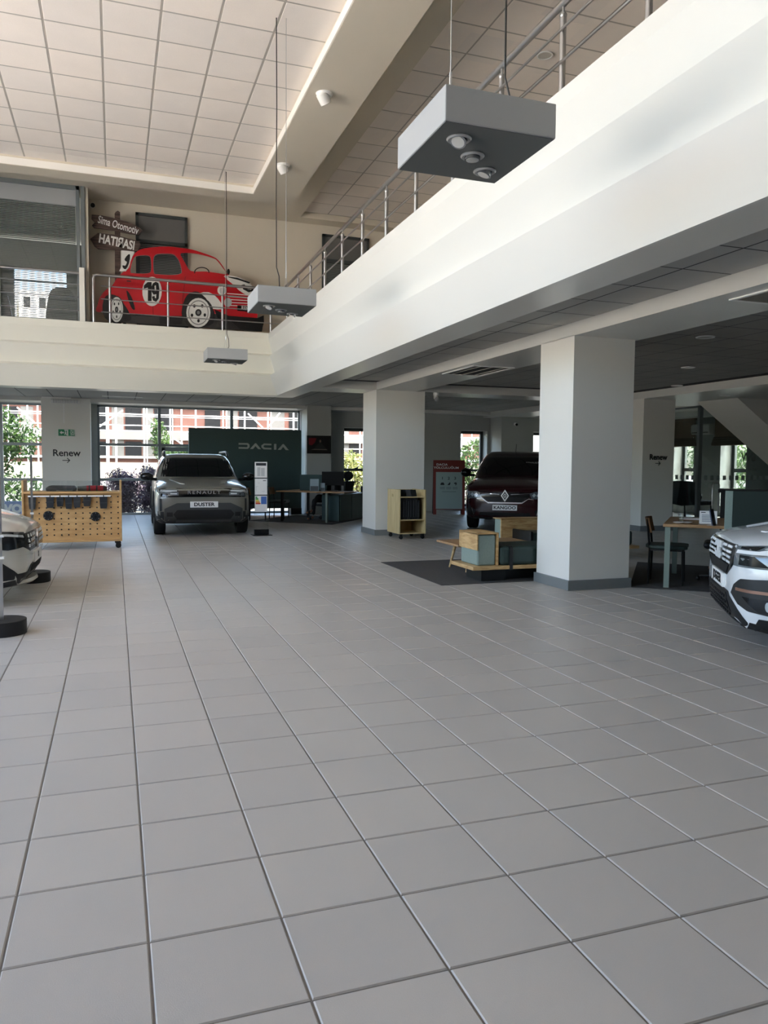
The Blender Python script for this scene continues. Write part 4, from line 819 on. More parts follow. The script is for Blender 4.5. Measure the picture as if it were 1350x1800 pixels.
obj('tabletop', MB().prism([(4.2, 9.1), (5.36, 9.15), (5.36, 9.85), (4.2, 9.82)], 'z', .355, .385), OAKX, tb, world=True, bevel=.006)
for x, y, dx, dy in ((4.42, 9.66, -.06, .06), (4.42, 9.24, -.06, -.06), (5.15, 9.66, .06, .06), (5.15, 9.24, .06, -.06)): obj('leg', MB().cyl((x+dx, y+dy, .008), (x, y, .356), .014, 12, .024), OAK, tb, world=True, smooth=True)

# ------------------------------------------------------------------ desks: generic pieces in a frame turned to the room
def desk_frame(name, lab, cat, ox, oy, dx, dy): return thing(name, lab, cat, (ox, oy, 0), math.atan2(dy, dx))
SAGEM = mat('sage_metal', (124, 138, 128), .45); DKGREENM = mat('dark_green_laminate', (52, 72, 64), .5); BLUEGR = mat('dark_teal_felt', (56, 76, 76), .85)
def chair(name, lab, loc, rz, group=None, first=[None]):
    if first[0]: return dup(first[0], loc, rz, lab)
    t = thing(name, lab, 'chair', loc, rz, group); first[0] = t     # faces local +x
    obj('seat', MB().prism(smooth([(-.2, -.2), (.2, -.22), (.22, 0), (.2, .22), (-.2, .2)], 3), 'z', .43, .475), DKGREEN, t, bevel=.012)
    obj('frame', MB().box(-.2, -.2, .405, .2, -.18, .43).box(-.2, .18, .405, .2, .2, .43).box(.18, -.2, .405, .2, .2, .43), BLACKM, t)
    b = MB(); R = [[(-.215+.05*(abs(a)/.2)**2*1-.0+s, a, z) for a, z in zip([-.2+.4*k/8 for k in range(9)], [0]*9)] for s in (0, .016)]
    b.loft([[( -.25+.05*(a/.2)**2+dx_, a, z) for a in [-.2+.05*k for k in range(9)]]+[(-.25+.05*(a/.2)**2+dx_+.016, a, z) for a in [.2-.05*k for k in range(9)]] for dx_, z in ((.02, .62), (.0, .70), (-.02, .80))])
    obj('backrest', b, wood_mat('walnut_brown', (150, 108, 66), (116, 80, 46), 3., (8, 1, 1)), t, bevel=.004)
    for s in (-1, 1):
        obj('leg', MB().tube([(-.2, .19*s, 0), (-.19, .19*s, .42), (-.225, .17*s, .78)], .013, 8), BLACKM, t); obj('leg', MB().tube([(.19, .2*s, 0), (.18, .2*s, .43)], .013, 8), BLACKM, t)
    return t
# far desk, turned 50 degrees to the walls; x runs along its near edge, y away
ang = math.atan2(-.65, .76)
d1 = thing('desk', 'far wooden desk with dark green storage, behind the grey car', 'desk', (3.80, 18.62, .008), ang)
obj('desktop', MB().prism([(-.08, -.06), (1.75, -.06), (1.75, .68), (.42, .68), (.42, 1.55), (-.08, 1.55)], 'z', .715, .745), OAKX, d1, bevel=.004)
for x, y, m_ in ((.03, .06, BLACKM), (1.24, .06, SAGEM), (.03, 1.46, BLACKM)): obj('leg', MB().box(x-.025, y-.03, 0, x+.025, y+.03, .715), m_, d1)
c1 = thing('storage_cabinet', 'long dark green cabinet at the right of the far desk', 'cabinet', (4.76, 18.22, .009), ang)
obj('body', MB().box(.02, .0, .03, .46, 2.08, .66), DKGREENM, c1, bevel=.004); obj('end_panel', MB().box(.0, -.018, .03, .46, .0, .66), BLUEGR, c1); obj('plinth', MB().box(.05, .03, 0, .43, 2.0, .03), BLACK, c1)
for k in range(3): obj('door', MB().box(.46, .05+k*.68, .05, .475, .69+k*.68, .64), DKGREENM, c1)
def on_desk(root, x, y, z=0): return base_matrix(root) @ Vector((x, y, z))
p = on_desk(d1, .55, 1.35, .745-.0); 
t = thing('desk_divider', 'green felt divider standing on the far desk', 'divider', (lambda q: (q.x, q.y, .753))(aty(551, 850, 18.72)), ang+.45)
obj('felt_panel', MB().box(-.335, -.02, .0, .335, .02, .39), BLUEGR, t, bevel=.008); obj('foot', MB().box(-.3, -.05, 0, -.26, .05, .008).box(.26, -.05, 0, .3, .05, .008), BLACKM, t)
def monitor(lab, loc, rz):
    t = thing('monitor', lab, 'monitor', loc, rz); obj('screen', MB().box(-.27, -.02, .13, .27, .015, .47), mat('monitor_black', (7, 7, 8), .6, spec=.2), t, bevel=.006); obj('stand', MB().box(-.04, .0, .01, .04, .03, .2).box(-.12, -.08, 0, .12, .1, .012), BLACK, t)
    return t
q = aty(585, 866, 18.32); monitor('black monitor seen from behind on the far desk', (q.x, q.y, .754), -.35)
for u, y, w_, h, lb in ((552.5, 18.0, .21, .30, 'larger acrylic photo frame on the far desk'), (567, 18.05, .11, .20, 'smaller acrylic photo frame on the far desk')):
    q = aty(u, 864, y); t = thing('photo_stand', lb, 'photo frame', (q.x, q.y, .754), -.3, 'acrylic frames on the far desk'); M = Matrix.Rotation(-.15, 4, 'X')
    obj('panel', MB().box(-w_/2, -.004, 0, w_/2, .0, h, M), mat('photo_sky', (132, 150, 158), .4), t); obj('picture', MB().box(-w_/2+.01, -.006, .01, w_/2-.01, -.004, h*.42, M), mat('photo_dark', (60, 66, 70), .5), t); obj('foot', MB().box(-w_/2, -.01, 0, w_/2, .08, .006), CLEAR, t)
q = aty(613, 870, 19.3); t = thing('ornament', 'dark engine part ornament standing on the far cabinet', 'ornament', (q.x, q.y, .67), 0)
obj('wheel', MB().cyl((-.02, -.05, .44), (-.02, .05, .44), .12, 24), BLACK, t, smooth=True); obj('body', MB().box(-.12, -.08, .02, .1, .08, .3).cyl((-.06, 0, .3), (-.04, 0, .4), .05).cyl((.08, 0, .1), (.14, 0, .3), .03), mat('cast_metal_dark', (60, 66, 66), .4, .6), t, bevel=.015); obj('foot', MB().box(-.15, -.1, 0, .14, .1, .02), BLACK, t)
q = aty(641, 870, 19.6); t = thing('pen_holder', 'small dark pen holder on the right end of the far cabinet', 'pen holder', (q.x, q.y, .67)); obj('cup', MB().box(-.1, -.05, 0, .07, .05, .16), mat('holder_grey', (44, 50, 50), .5), t, bevel=.006); obj('pen', MB().cyl((.06, 0, .1), (.14, 0, .24), .008, 8), BLACK, t)
rug('rug', 'dark rug under the far desk', [(3.1, 19.0), (4.75, 17.3), (6.2, 19.2), (4.7, 20.7)])
chair('dining_chair', 'dark seated chair with curved wooden back, left of the two at the far desk', (3.35, 19.15, .008), -.2, 'chairs at the desks')
chair('dining_chair', 'dark seated chair at the far desk, right of the two and half under the top', (3.95, 19.45, 0.008), math.atan2(-.65, .76)+.2)
# framed portrait
a, c = aty(539.5, 765.5, 20.98), aty(581, 797.5, 20.98); t = thing('framed_picture', 'dark framed photograph of a seated figure before a red flag, on the pier', 'picture', ((a.x+c.x)/2, 20.98, c.z))
obj('frame', MB().box(a.x, 20.955, c.z, c.x, 21.0, c.z+.035).box(a.x, 20.955, a.z-.035, c.x, 21.0, a.z).box(a.x, 20.955, c.z, a.x+.035, 21.0, a.z).box(c.x-.035, 20.955, c.z, c.x, 21.0, a.z), PBLACK, t, world=True)
obj('print', MB().box(a.x+.03, 20.975, c.z+.03, c.x-.03, 20.98, a.z-.03), mat('photo_black', (20, 16, 16), .4), t, world=True)
w_, h = c.x-a.x, a.z-c.z
def fr(pts): return [(a.x+w_*x, c.z+h*y) for x, y in pts]
flat_y('red_flag_print', [fr([(.07, .86), (.4, .86), (.33, .6), (.2, .45), (.08, .5)])], 20.973, .003, mat('photo_red', (110, 18, 30), .5), t)
flat_y('figure_print', [fr([(.5, .72), (.55, .8), (.61, .72), (.6, .6), (.66, .5), (.8, .3), (.3, .28), (.42, .48), (.52, .58)])], 20.973, .003, mat('photo_figure', (46, 44, 44), .5), t)
flat_y('face_print', [fr([(.52, .72), (.56, .78), (.6, .72), (.58, .62), (.54, .62)])], 20.971, .003, mat('photo_skin', (120, 98, 84), .5), t)
flat_y('table_print', [fr([(.15, .2), (.88, .2), (.8, .26), (.3, .26)])], 20.973, .003, mat('photo_pale', (110, 100, 92), .5), t)

# near right desk
ang2 = math.atan2(-.68, .735); rug('rug', 'dark rug under the right hand desk behind the front column', [(5.70, 7.55), (6.36, 7.0), (8.6, 8.2), (7.3, 9.5)])
d2 = thing('desk', 'light wooden desk with sage legs right of the front column', 'desk', (6.10, 7.40, .008), ang2)
obj('desktop', MB().box(-.05, -.06, .715, 1.75, 1.38, .75), OAKX, d2, bevel=.004)
for x, y in ((.0, .0), (.02, 1.30)): obj('leg', MB().box(x-.03, y-.03, 0, x+.03, y+.03, .715), SAGEM, d2)
for x in (1.68,): obj('leg', MB().box(x-.03, .02, 0, x+.03, .08, .715), SAGEM, d2)
p = on_desk(d2, -.02, .38); chair('dining_chair', 'dark seated chair with wooden back tucked under the right hand desk', (p.x, p.y, .008), ang2)
p = on_desk(d2, .62, .75); t = thing('office_chair', 'black swivel chair under the right hand desk, half hidden by the white car', 'chair', (p.x, p.y, .008), ang2+PI)
obj('seat', MB().box(-.24, -.24, .42, .24, .24, .5), BLACK, t, bevel=.04); obj('column', MB().cyl((0, 0, .06), (0, 0, .42), .03), BLACKM, t); b = MB()
for k in range(5): b.tube([(0, 0, .08), (.28*math.cos(k*1.2566), .28*math.sin(k*1.2566), .06)], .02, 6).ball((.29*math.cos(k*1.2566), .29*math.sin(k*1.2566), .03), .03, u=8, v=6)
obj('base', b, BLACK, t); obj('backrest', MB().prism(smooth([(-.2, .5), (.2, .5), (.22, .6), (.18, .66), (-.18, .66), (-.22, .6)], 2), 'x', -.27, -.22), BLACK, t)
def dk(u, v): q = atz(u, v, .758); return q
q = dk(1245, 921); t = thing('desk_calendar', 'white tent calendar on the right hand desk', 'calendar', (q.x, q.y, .758), ang2+.1)
M = Matrix.Rotation(-.25, 4, 'X'); W_, H_ = .19, .155; obj('front_leaf', MB().box(-W_/2, -.002, 0, W_/2, .0, H_, M), PAPER, t); obj('back_leaf', MB().box(-W_/2, .075, 0, W_/2, .077, H_, Matrix.Translation((0, .077, 0)) @ Matrix.Rotation(.25, 4, 'X') @ Matrix.Translation((0, -.077, 0))), PAPER, t)
for r in range(5): obj('date_row', MB().box(-.07, -.0035, .10-r*.018, .07, -.002, .107-r*.018, M), mat('caption_blue_grey', (130, 138, 152), .6), t)
obj('month_title', MB().box(-.08, -.0035, .132, -.03, -.002, .14, M), PBLACK, t)
q = dk(1256, 924); t = thing('leaflet_holder', 'clear leaflet holder with dark leaflets in front of the desk calendar', 'holder', (q.x, q.y, .758), ang2+1.2); M = Matrix.Rotation(-.2, 4, 'X')
obj('pocket', MB().box(-.055, -.006, 0, .055, .0, .09, M), CLEAR, t); obj('leaflets', MB().box(-.05, .0, .005, .05, .012, .19, M), mat('leaflet_blue', (44, 54, 78), .5), t); obj('foot', MB().box(-.055, -.02, 0, .055, .07, .004), CLEAR, t)
q = dk(1197, 917); t = thing('water_glass', 'small clear glass on the right hand desk', 'glass', (q.x, q.y, .758)); obj('tumbler', MB().loft([[(r*math.cos(2*PI*i/18), r*math.sin(2*PI*i/18), z) for i in range(18)] for r, z in ((.026, 0), (.032, .1), (.030, .1), (.024, .006))], cap=False), CLEAR, t, smooth=True); obj('bottom', MB().cyl((0, 0, 0), (0, 0, .008), .025, 18), CLEAR, t)
q = dk(1212, 913); t = tag(obj('paper_stack', MB().box(-.12, -.08, 0, .12, .08, .018, Matrix.Translation((q.x, q.y, .759)) @ Matrix.Rotation(ang2, 4, 'Z')), PAPER, bevel=.001), 'white paper pad lying at the back of the right hand desk', 'paper')
for k, (u, v) in enumerate(((1193, 920.5), (1207, 920.5))):
    q = dk(u, v); t = thing('saucer', ('white saucer on the right hand desk, left of the two', 'white saucer on the right hand desk, right of the two')[k], 'dish', (q.x, q.y, .758), 0, 'saucers on the desk'); obj('dish', MB().loft([[(r*math.cos(2*PI*i/20), r*math.sin(2*PI*i/20), z) for i in range(20)] for r, z in ((.03, 0), (.065, .018), (.063, .02), (.028, .004))]), WHITE, t, smooth=True); obj('foot_ring', MB().cyl((0, 0, -.0005), (0, 0, .002), .028, 18), WHITE, t)
# green divider on the right hand desk, lit end painted in paler sage
p = CAM + ray(1274, 900)*8.25; rz = ang2
t = thing('desk_divider', 'dark green divider with its lit end coloured paler standing on the right hand desk', 'divider', (p.x, p.y, .759), rz)
obj('felt_panel', MB().box(.075, .0, .0, .95, .09, .41), mat('dark_green_felt', (36, 48, 44), .9), t, bevel=.004); obj('end_panel', MB().box(.0, .0, .0, .075, .09, .41), SAGE, t, bevel=.003)
c3 = thing('counter', 'long black topped counter before the glass office wall', 'counter', tuple((CAM+ray(1262, 862)*11.2).xy)+(0,), rz); obj('countertop', MB().box(0, 0, 1.05, 2.2, .5, 1.1), PBLACK, c3, bevel=.004); obj('body', MB().box(.04, .05, 0, 2.1, .45, 1.05), BLACK, c3)

# ------------------------------------------------------------------ glass office
OG = glass_mat('office_glass', (.82, .87, .87), 1.2)
gp = thing('glass_partition', 'frameless glass office partition with a band of frosted squares', 'glass partition', (13.3, 15.1, 0))
obj('pane', MB().box(13.32, 15.06, .02, 16.4, 15.07, 2.86), OG, gp, world=True); obj('pane', MB().box(13.26, 15.1, .02, 13.27, 21.6, 2.86), OG, gp, world=True)
obj('post', MB().box(13.22, 15.03, 0, 13.32, 15.11, 2.88), ALU, gp, world=True); obj('head_rail', MB().box(13.32, 15.04, 2.83, 16.4, 15.09, 2.88).box(13.24, 15.1, 2.83, 13.29, 21.6, 2.88), ALU, gp, world=True)
FR = mat('frosted_film', (150, 162, 162), .6)
for k in range(16): x = 13.42+k*.19; obj('frosted_square', MB().box(x, 15.056, 1.10, x+.1, 15.06, 1.21), FR, gp, world=True)
for k in range(8): y = 15.2+k*.19; obj('frosted_square', MB().box(13.256, y, 1.10, 13.26, y+.1, 1.21), FR, gp, world=True)
text('lettering', 'We', .30, facing((14.75, 15.05, 1.66), (1, 0, 0)), mat('glass_lettering', (96, 104, 102), .7), gp, True, .001, .004)
text('lettering', 'wilko', .12, facing((14.9, 15.05, 1.36), (1, 0, 0)), mat('glass_lettering', (96, 104, 102), .7), gp, True, .001)
obj('door_handle', MB().tube([(13.62, 15.05, .35), (13.62, 14.98, .35), (13.62, 14.98, 1.0), (13.64, 14.98, 1.03), (13.8, 14.98, 1.03), (13.82, 14.98, 1.0), (13.82, 14.98, .35), (13.82, 15.05, .35)], .018, 10), CHROME, gp, world=True, smooth=50)
BLF = mat('roman_blind_fabric', (104, 86, 66), .9, var=.1, vscale=14)
for y0_, y1_, lb in ((16.7, 17.95, 'brown roman blind on the office window nearer the glass'), (18.75, 19.95, 'brown roman blind on the office window beside the column')):
    t = thing('roman_blind', lb, 'blind', (16.3, (y0_+y1_)/2, 2.0), 0, 'brown roman blinds')
    obj('upper_fabric', MB().box(16.33, y0_, 2.16, 16.35, y1_, 2.86), BLF, t, world=True); obj('head_box', MB().box(16.3, y0_, 2.8, 16.39, y1_, 2.86), BLF, t, world=True)
    for k in range(3): obj('fold', MB().box(16.27-.012*k, y0_-.02*k, 2.02+.07*(2-k), 16.37, y1_+.02*k, 2.13+.07*(2-k)), mat('roman_blind_fold', (74, 62, 48), .9), t, world=True, bevel=.02)
    obj('cord_bell', MB().cyl((16.3, y0_+.02, 2.2), (16.3, y0_+.02, 2.3), .02, 8, .01), WHITE, t, world=True)
t = thing('air_conditioner', 'white wall air conditioner between the two office blinds', 'air conditioner', (16.3, 18.35, 2.35))
obj('body', MB().prism([(16.18, 2.36), (16.15, 2.42), (16.15, 2.62), (16.2, 2.66), (16.4, 2.66), (16.4, 2.36)], 'y', 17.98, 18.72), mat('ac_white', (176, 178, 174), .45), t, world=True, bevel=.01); obj('louvre', MB().box(16.145, 18.02, 2.40, 16.16, 18.68, 2.425), PBLACK, t, world=True)
for k, (x, y, lb) in enumerate(((14.75, 18.1, 'black high backed armchair behind the office glass, nearer the column'), (14.6, 16.9, 'black high backed armchair behind the office glass, nearer the door handle'))):
    if k == 0:
        ac = thing('armchair', lb, 'chair', (x, y, 0), .2, 'black chairs in the glass office')
        obj('backrest', MB().prism(smooth([(-.55, .42), (.55, .42), (.55, .85), (.45, 1.02), (-.45, 1.02), (-.55, .85)], 2), 'x', -.3, -.2), BLACK, ac, bevel=.02); obj('seat', MB().box(-.25, -.5, .40, .35, .5, .52), BLACK, ac, bevel=.03)
        for sx_, sy_ in ((-.2, -.45), (-.2, .45), (.3, -.45), (.3, .45)): obj('leg', MB().cyl((sx_*1.15, sy_*1.05, 0), (sx_, sy_, .42), .02, 8), BLACKM, ac)
    else: dup(ac, (x, y, 0), .1, lb)
# sloping underside of a stair at the right
a, c = aty(1296, 708, 13.0), aty(1352, 759, 13.0); sl = (a.z-c.z)/(c.x-a.x)
struct('stair_soffit', MB().prism([(a.x, 2.876), (a.x+3.2, 2.876), (a.x+3.2, 2.876-3.2*sl)], 'y', 13.0, 14.2), WALL)
# ------------------------------------------------------------------ cars: lofted body, cabin, draped front panels, wheels
TYRE = mat('tyre_rubber', (22, 22, 23), .75); CARGLASS = mat('tinted_car_glass', (10, 12, 14), .06, spec=.6); GLOSSB = mat('gloss_black', (10, 11, 12), .12); CLAD = mat('black_cladding', (30, 31, 32), .55)
RIM = mat('rim_grey', (70, 72, 74), .35, .6); LED = mat('clear_lamp_glass', (190, 198, 202), .1, .2); LEDW = mat('white_lamp_guide', (236, 240, 242), .25); SILV = mat('silver_emblem', (214, 216, 218), .2, .8); SKID = mat('grey_skid_plate', (74, 77, 79), .4); COPPER = mat('copper_trim', (150, 116, 100), .3, .6)
def sec(x, hw, zb, zt, zc):
    d = zt-zb
    h = [(0, zb), (.55*hw, zb), (.86*hw, zb+.008), (.965*hw, zb+.07), (hw, zb+.30*d), (hw*1.0, zb+.58*d), (.985*hw, zt-.11*d), (.94*hw, zt-.02), (.80*hw, zt+.42*(zc-zt)), (.45*hw, zt+.86*(zc-zt)), (0, zc)]
    return [(x, y, z) for y, z in h]+[(x, -y, z) for y, z in h[-2:0:-1]]
def cabin_ring(z, xf, xr, hw, n=44, e=5.):
    cx, a = (xf+xr)/2, (xf-xr)/2
    def s(v): return math.copysign(abs(v)**(2/e), v)
    return [(cx+a*s(math.cos(2*PI*i/n)), hw*s(math.sin(2*PI*i/n)), z) for i in range(n)]
def mesh_eval(o):
    dg = bpy.context.evaluated_depsgraph_get(); me = bpy.data.meshes.new_from_object(o.evaluated_get(dg)); return me
def drape(bvhs, poly, axis='x', off=.006, step=.045, side=1, skirt=.02):
    """a panel of outline poly laid onto the body from the front (y,z), the side (x,z) or above (x,y)"""
    bm = bmesh.new(); vs = [bm.verts.new((p[0], p[1], 0)) for p in poly]; bm.faces.new(vs)
    for k in (0, 1):
        lo, hi = min(p[k] for p in poly), max(p[k] for p in poly); n = max(1, int((hi-lo)/step))
        for i in range(1, n):
            no = [0, 0, 0]; no[k] = 1; co = [0, 0, 0]; co[k] = lo+(hi-lo)*i/n
            bmesh.ops.bisect_plane(bm, geom=bm.verts[:]+bm.edges[:]+bm.faces[:], plane_co=co, plane_no=no, dist=1e-5)
    bmesh.ops.triangulate(bm, faces=bm.faces[:])
    d = Vector((-1, 0, 0)) if axis == 'x' else Vector((0, -side, 0)) if axis == 'y' else Vector((0, 0, -1))
    dirs = {}
    for v in bm.verts[:]:
        p, q = v.co.x, v.co.y
        if axis == 'r':
            th = p/.95; d = -Vector((math.cos(th), math.sin(th), 0)); o = Vector((-.95, 0, q))-d*3
        else: o = Vector((1.5, p, q)) if axis == 'x' else Vector((p, 2.5*side, q)) if axis == 'y' else Vector((p, q, 3))
        best = None
        for b in bvhs:
            h = b.ray_cast(o, d)
            if h[0] is not None and (best is None or h[3] < best[1]): best = (h[0], h[3])
        if best is None:
            h = bvhs[0].find_nearest(Vector((-.15, p, q)) if axis in 'xr' else Vector((p, .9*side, q)) if axis == 'y' else Vector((p, q, 1.1))); best = (h[0], 0)
        v.co = best[0]-d*off; dirs[v] = d
    be = [e for e in bm.edges if len(e.link_faces) == 1]; mp = {}
    for e in be:
        for v in e.verts:
            if v not in mp: mp[v] = bm.verts.new(v.co+dirs[v]*(off+skirt))
    for e in be: a, b = e.verts; bm.faces.new((a, b, mp[b], mp[a]))
    return bm
def mir(poly): return [(-a, b) for a, b in poly][::-1]
class Car:
    def __init__(s, name, label, loc, heading, paint, stations, cabin, wheels, rad, track, roofpaint=None, ax='x', clad=.3):
        s.t = thing(name, label, 'car', loc, heading); s.paint = paint; s.ax = ax
        bo = obj('body_shell', MB().loft([sec(*q) for q in stations]), paint, s.t)
        cut = MB()
        for wx in wheels:
            for sd in (-1, 1): cut.cyl((wx, sd*(track-.20), rad), (wx, sd*(track+.4), rad), rad*1.16, 28)
        co = obj('cut', cut, None)
        md = bo.modifiers.new('w', 'BOOLEAN'); md.operation = 'DIFFERENCE'; md.object = co; md.solver = 'EXACT'
        co.parent = s.t
        sb = bo.modifiers.new('s', 'BEVEL'); sb.width = .012; sb.segments = 2; sb.limit_method = 'ANGLE'; sb.angle_limit = .5
        bpy.context.view_layer.update(); me = mesh_eval(bo); bo.modifiers.clear(); old = bo.data; bo.data = me; bpy.data.meshes.remove(old); bpy.data.objects.remove(co)
        for p in me.polygons: p.use_smooth = True
        me.set_sharp_from_angle(angle=math.radians(32)); s.body = bo; me.materials.append(CLAD)
        for p in me.polygons:
            if p.center.z < clad or p.normal.z < -.6: p.material_index = 1
        ca = obj('cabin', MB().loft([cabin_ring(*q) for q in cabin]), roofpaint or paint, s.t, smooth=45)
        def bv(o): b = bmesh.new(); b.from_mesh(o.data); r = BVHTree.FromBMesh(b); b.free(); return r
        s.bv = bv(bo); s.cv = bv(ca)
        for wx in wheels:
            for sd in (-1, 1): s.wheel(wx, sd*track, rad, sd)
    def panel(s, name, poly, m, axis=None, off=.006, on='body', step=.05, side=1, parent=None, both=False):
        axis = s.ax if axis in (None, 'x') and on == 'body' else axis
        o = obj(name, drape([s.bv] if on == 'body' else [s.cv] if on == 'cabin' else [s.bv, s.cv], poly, axis, off, step, side), m, parent or s.t, smooth=35)
        if both:
            if axis == 'y': obj(name, drape([s.bv] if on == 'body' else [s.cv], poly, axis, off, step, -side), m, parent or s.t, smooth=35)
            elif axis in 'xr': obj(name, drape([s.bv] if on == 'body' else [s.cv], mir(poly), axis, off, step), m, parent or s.t, smooth=35)
            else: obj(name, drape([s.bv], [(a, -b) for a, b in poly][::-1], axis, off, step), m, parent or s.t, smooth=35)
        return o
    def front_at(s, y, z):
        h = s.bv.ray_cast(Vector((1.5, y, z)), Vector((-1, 0, 0))); return h[0].x if h[0] is not None else -.1
    def wheel(s, x, y, r, sd):
        n = 32; prof = [(r*.66, -.10), (r*.80, -.112), (r*.95, -.105), (r, -.08), (r, .08), (r*.95, .105), (r*.80, .112), (r*.66, .10), (r*.62, .05), (r*.62, -.05)]
        b = MB(); R = [[(x+q*math.cos(2*PI*i/n), y+w_, r+q*math.sin(2*PI*i/n)) for i in range(n)] for q, w_ in prof]; b.loft(R+[R[0]], cap=False)
        w_ = obj('wheel', b, TYRE, s.t, smooth=40)
        yo = y+sd*.085; b = MB().cyl((x, y, r), (x, y+sd*.05, r), r*.64, 28)
        obj('brake_well', b, BLACK, w_); b = MB()
        for k in range(5):
            a = 2*PI*k/5+.2
            for da in (-.13, .13): b.tube([(x+r*.12*math.cos(a), yo, r+r*.12*math.sin(a)), (x+r*.64*math.cos(a+da), yo-.012*sd, r+r*.64*math.sin(a+da))], .022, 6)
        b.cyl((x, yo-.02*sd, r), (x, yo+.012*sd, r), r*.17, 18); q = [[(x+e*math.cos(2*PI*i/n), y+sd*f, r+e*math.sin(2*PI*i/n)) for i in range(n)] for e, f in ((r*.68, .1), (r*.62, .095), (r*.62, .06))]; b.loft(q, cap=False)
        obj('rim', b, RIM, w_, smooth=40)
    def plate(s, txt, z, hw=.26, hh=.057, size=.092, xs=1.15):
        x = max(s.front_at(y, z+dz) for y in (0, hw*.8, -hw*.8) for dz in (-hh*.6, hh*.6))+.012
        p = obj('licence_plate', MB().box(x-.05, -hw, z-hh, x+.006, hw, z+hh), WHITE, s.t, bevel=.003)
        text('plate_lettering', txt, size, facing((x+.008, 0, z), (0, 1, 0)), PBLACK, p, False, .0015, .003, 1.0, xs)
        return x
    def mirror(s, x, y, z, m, sx=.10, sy=.12, sz=.085):
        for sd in (-1, 1):
            o = obj('wing_mirror', MB().ball((x, sd*y, z), 1, sx, sy, sz, 18, 12), m, s.t, smooth=True)
            obj('mirror_arm', MB().tube([(x, sd*(y-.06), z-.05), (x-.02, sd*(y-.2), z-.06)], .03, 8), GLOSSB, o)
def side_stuff(c, x0, x1, zb, zt, rail=None):
    pass

# grey off-road car
GREYP = mat('warm_grey_car_paint', (114, 112, 103), .3, .0, coat=.6)
st = [(0, .60, .42, .76, .82), (-.025, .72, .34, .86, .915), (-.09, .815, .28, .905, .95), (-.22, .875, .25, .935, .985), (-.45, .905, .23, .965, 1.02), (-.85, .91, .22, 1.01, 1.085), (-1.25, .905, .22, 1.045, 1.13), (-2.2, .905, .22, 1.06, 1.12), (-3.5, .905, .24, 1.07, 1.12), (-4.05, .89, .28, 1.07, 1.10), (-4.28, .84, .34, 1.04, 1.06), (-4.34, .76, .44, .98, 1.0)]
cb = [(1.02, -1.12, -4.25, .885), (1.12, -1.28, -4.23, .86), (1.30, -1.56, -4.15, .81), (1.47, -1.84, -4.02, .735), (1.555, -2.02, -3.93, .675), (1.60, -2.2, -3.8, .60), (1.615, -2.6, -3.4, .4)]
dus = Car('suv', 'grey off road car parked before the far glass wall', (1.60, 15.0, 0), math.radians(-91.5), GREYP, st, cb, (-.86, -3.52), .36, .80)
dus.panel('windscreen', [(-.75, 1.13), (.75, 1.13), (.655, 1.50), (.5, 1.525), (-.5, 1.525), (-.655, 1.50)], CARGLASS, 'x', .004, 'cabin')
dus.panel('side_window', [(-1.65, 1.12), (-2.05, 1.49), (-3.75, 1.47), (-4.0, 1.15)], CARGLASS, 'y', .004, 'cabin', both=True)
dus.panel('grille_band', [(-.84, .80), (-.815, .915), (-.70, .935), (.70, .935), (.815, .915), (.84, .80), (.77, .768), (-.77, .768)], GLOSSB)
dus.panel('headlight', [(.47, .80), (.47, .905), (.74, .912), (.80, .89), (.82, .81), (.76, .785)], mat('lamp_glass_dark', (92, 98, 102), .12, .2), 'x', .010, both=True)
dus.panel('light_guide', [(.50, .875), (.50, .898), (.79, .90), (.81, .87), (.70, .862)], LED, 'x', .014, both=True); dus.panel('light_guide', [(.5, .82), (.5, .845), (.62, .845), (.62, .82)], LED, 'x', .014, both=True)
dus.panel('lower_fascia', [(-.73, .25), (-.73, .545), (-.66, .58), (-.50, .655), (.50, .655), (.66, .58), (.73, .545), (.73, .25)], mat('dark_grey_fascia', (58, 60, 60), .5))
dus.panel('lower_grille', [(-.50, .525), (.50, .525), (.57, .44), (.50, .345), (-.50, .345), (-.57, .44)], BLACK, 'x', .010)
dus.panel('fog_recess', [(.58, .40), (.58, .48), (.69, .48), (.69, .40)], BLACK, 'x', .010, both=True)
dus.panel('air_slot', [(.775, .50), (.775, .735), (.815, .735), (.815, .50)], BLACK, 'x', .008, both=True)
dus.panel('corner_cladding', [(.74, .24), (.74, .49), (.90, .49), (.90, .24)], CLAD, 'x', .008, both=True)
dus.panel('skid_strip', [(-.52, .285), (-.52, .32), (.52, .32), (.52, .285)], SKID, 'x', .011)
dus.panel('bonnet_rib', [(-.35, .34), (-.40, .42), (-1.05, .60), (-1.1, .50), (-.7, .38)], GREYP, 'z', .016, both=True)
dus.panel('sill_cladding', [(-.1, .24), (-.1, .40), (-4.2, .42), (-4.2, .30)], CLAD, 'y', .01, both=True)
for wx in (-.86, -3.52):
    arc = [(wx+.50*math.cos(a), .36+.50*math.sin(a)) for a in [PI*k/14 for k in range(15)]]+[(wx+.42*math.cos(a), .36+.42*math.sin(a)) for a in [PI*k/14 for k in range(14, -1, -1)]]
    for sd in (-1, 1):
        b = MB(); b.prism(arc, 'y', sd*.86, sd*.925); obj('arch_cladding', b, CLAD, dus.t)
x = dus.plate('DUSTER', .625)
text('lettering', 'RENAULT', .085, facing((dus.front_at(0, .85)+.016, 0, .853), (0, 1, 0)), SILV, dus.t, False, .004, .001, 1.35, 1.35)
dus.mirror(-1.42, 1.03, 1.13, GLOSSB, .09, .13, .085)
for sd in (-1, 1): obj('roof_rail', MB().tube([(-1.98, sd*.66, 1.55), (-2.1, sd*.655, 1.63), (-2.3, sd*.65, 1.655), (-3.4, sd*.64, 1.655), (-3.7, sd*.64, 1.58)], .024, 8), mat('rail_dark', (52, 54, 55), .3, .4), dus.t, smooth=60)

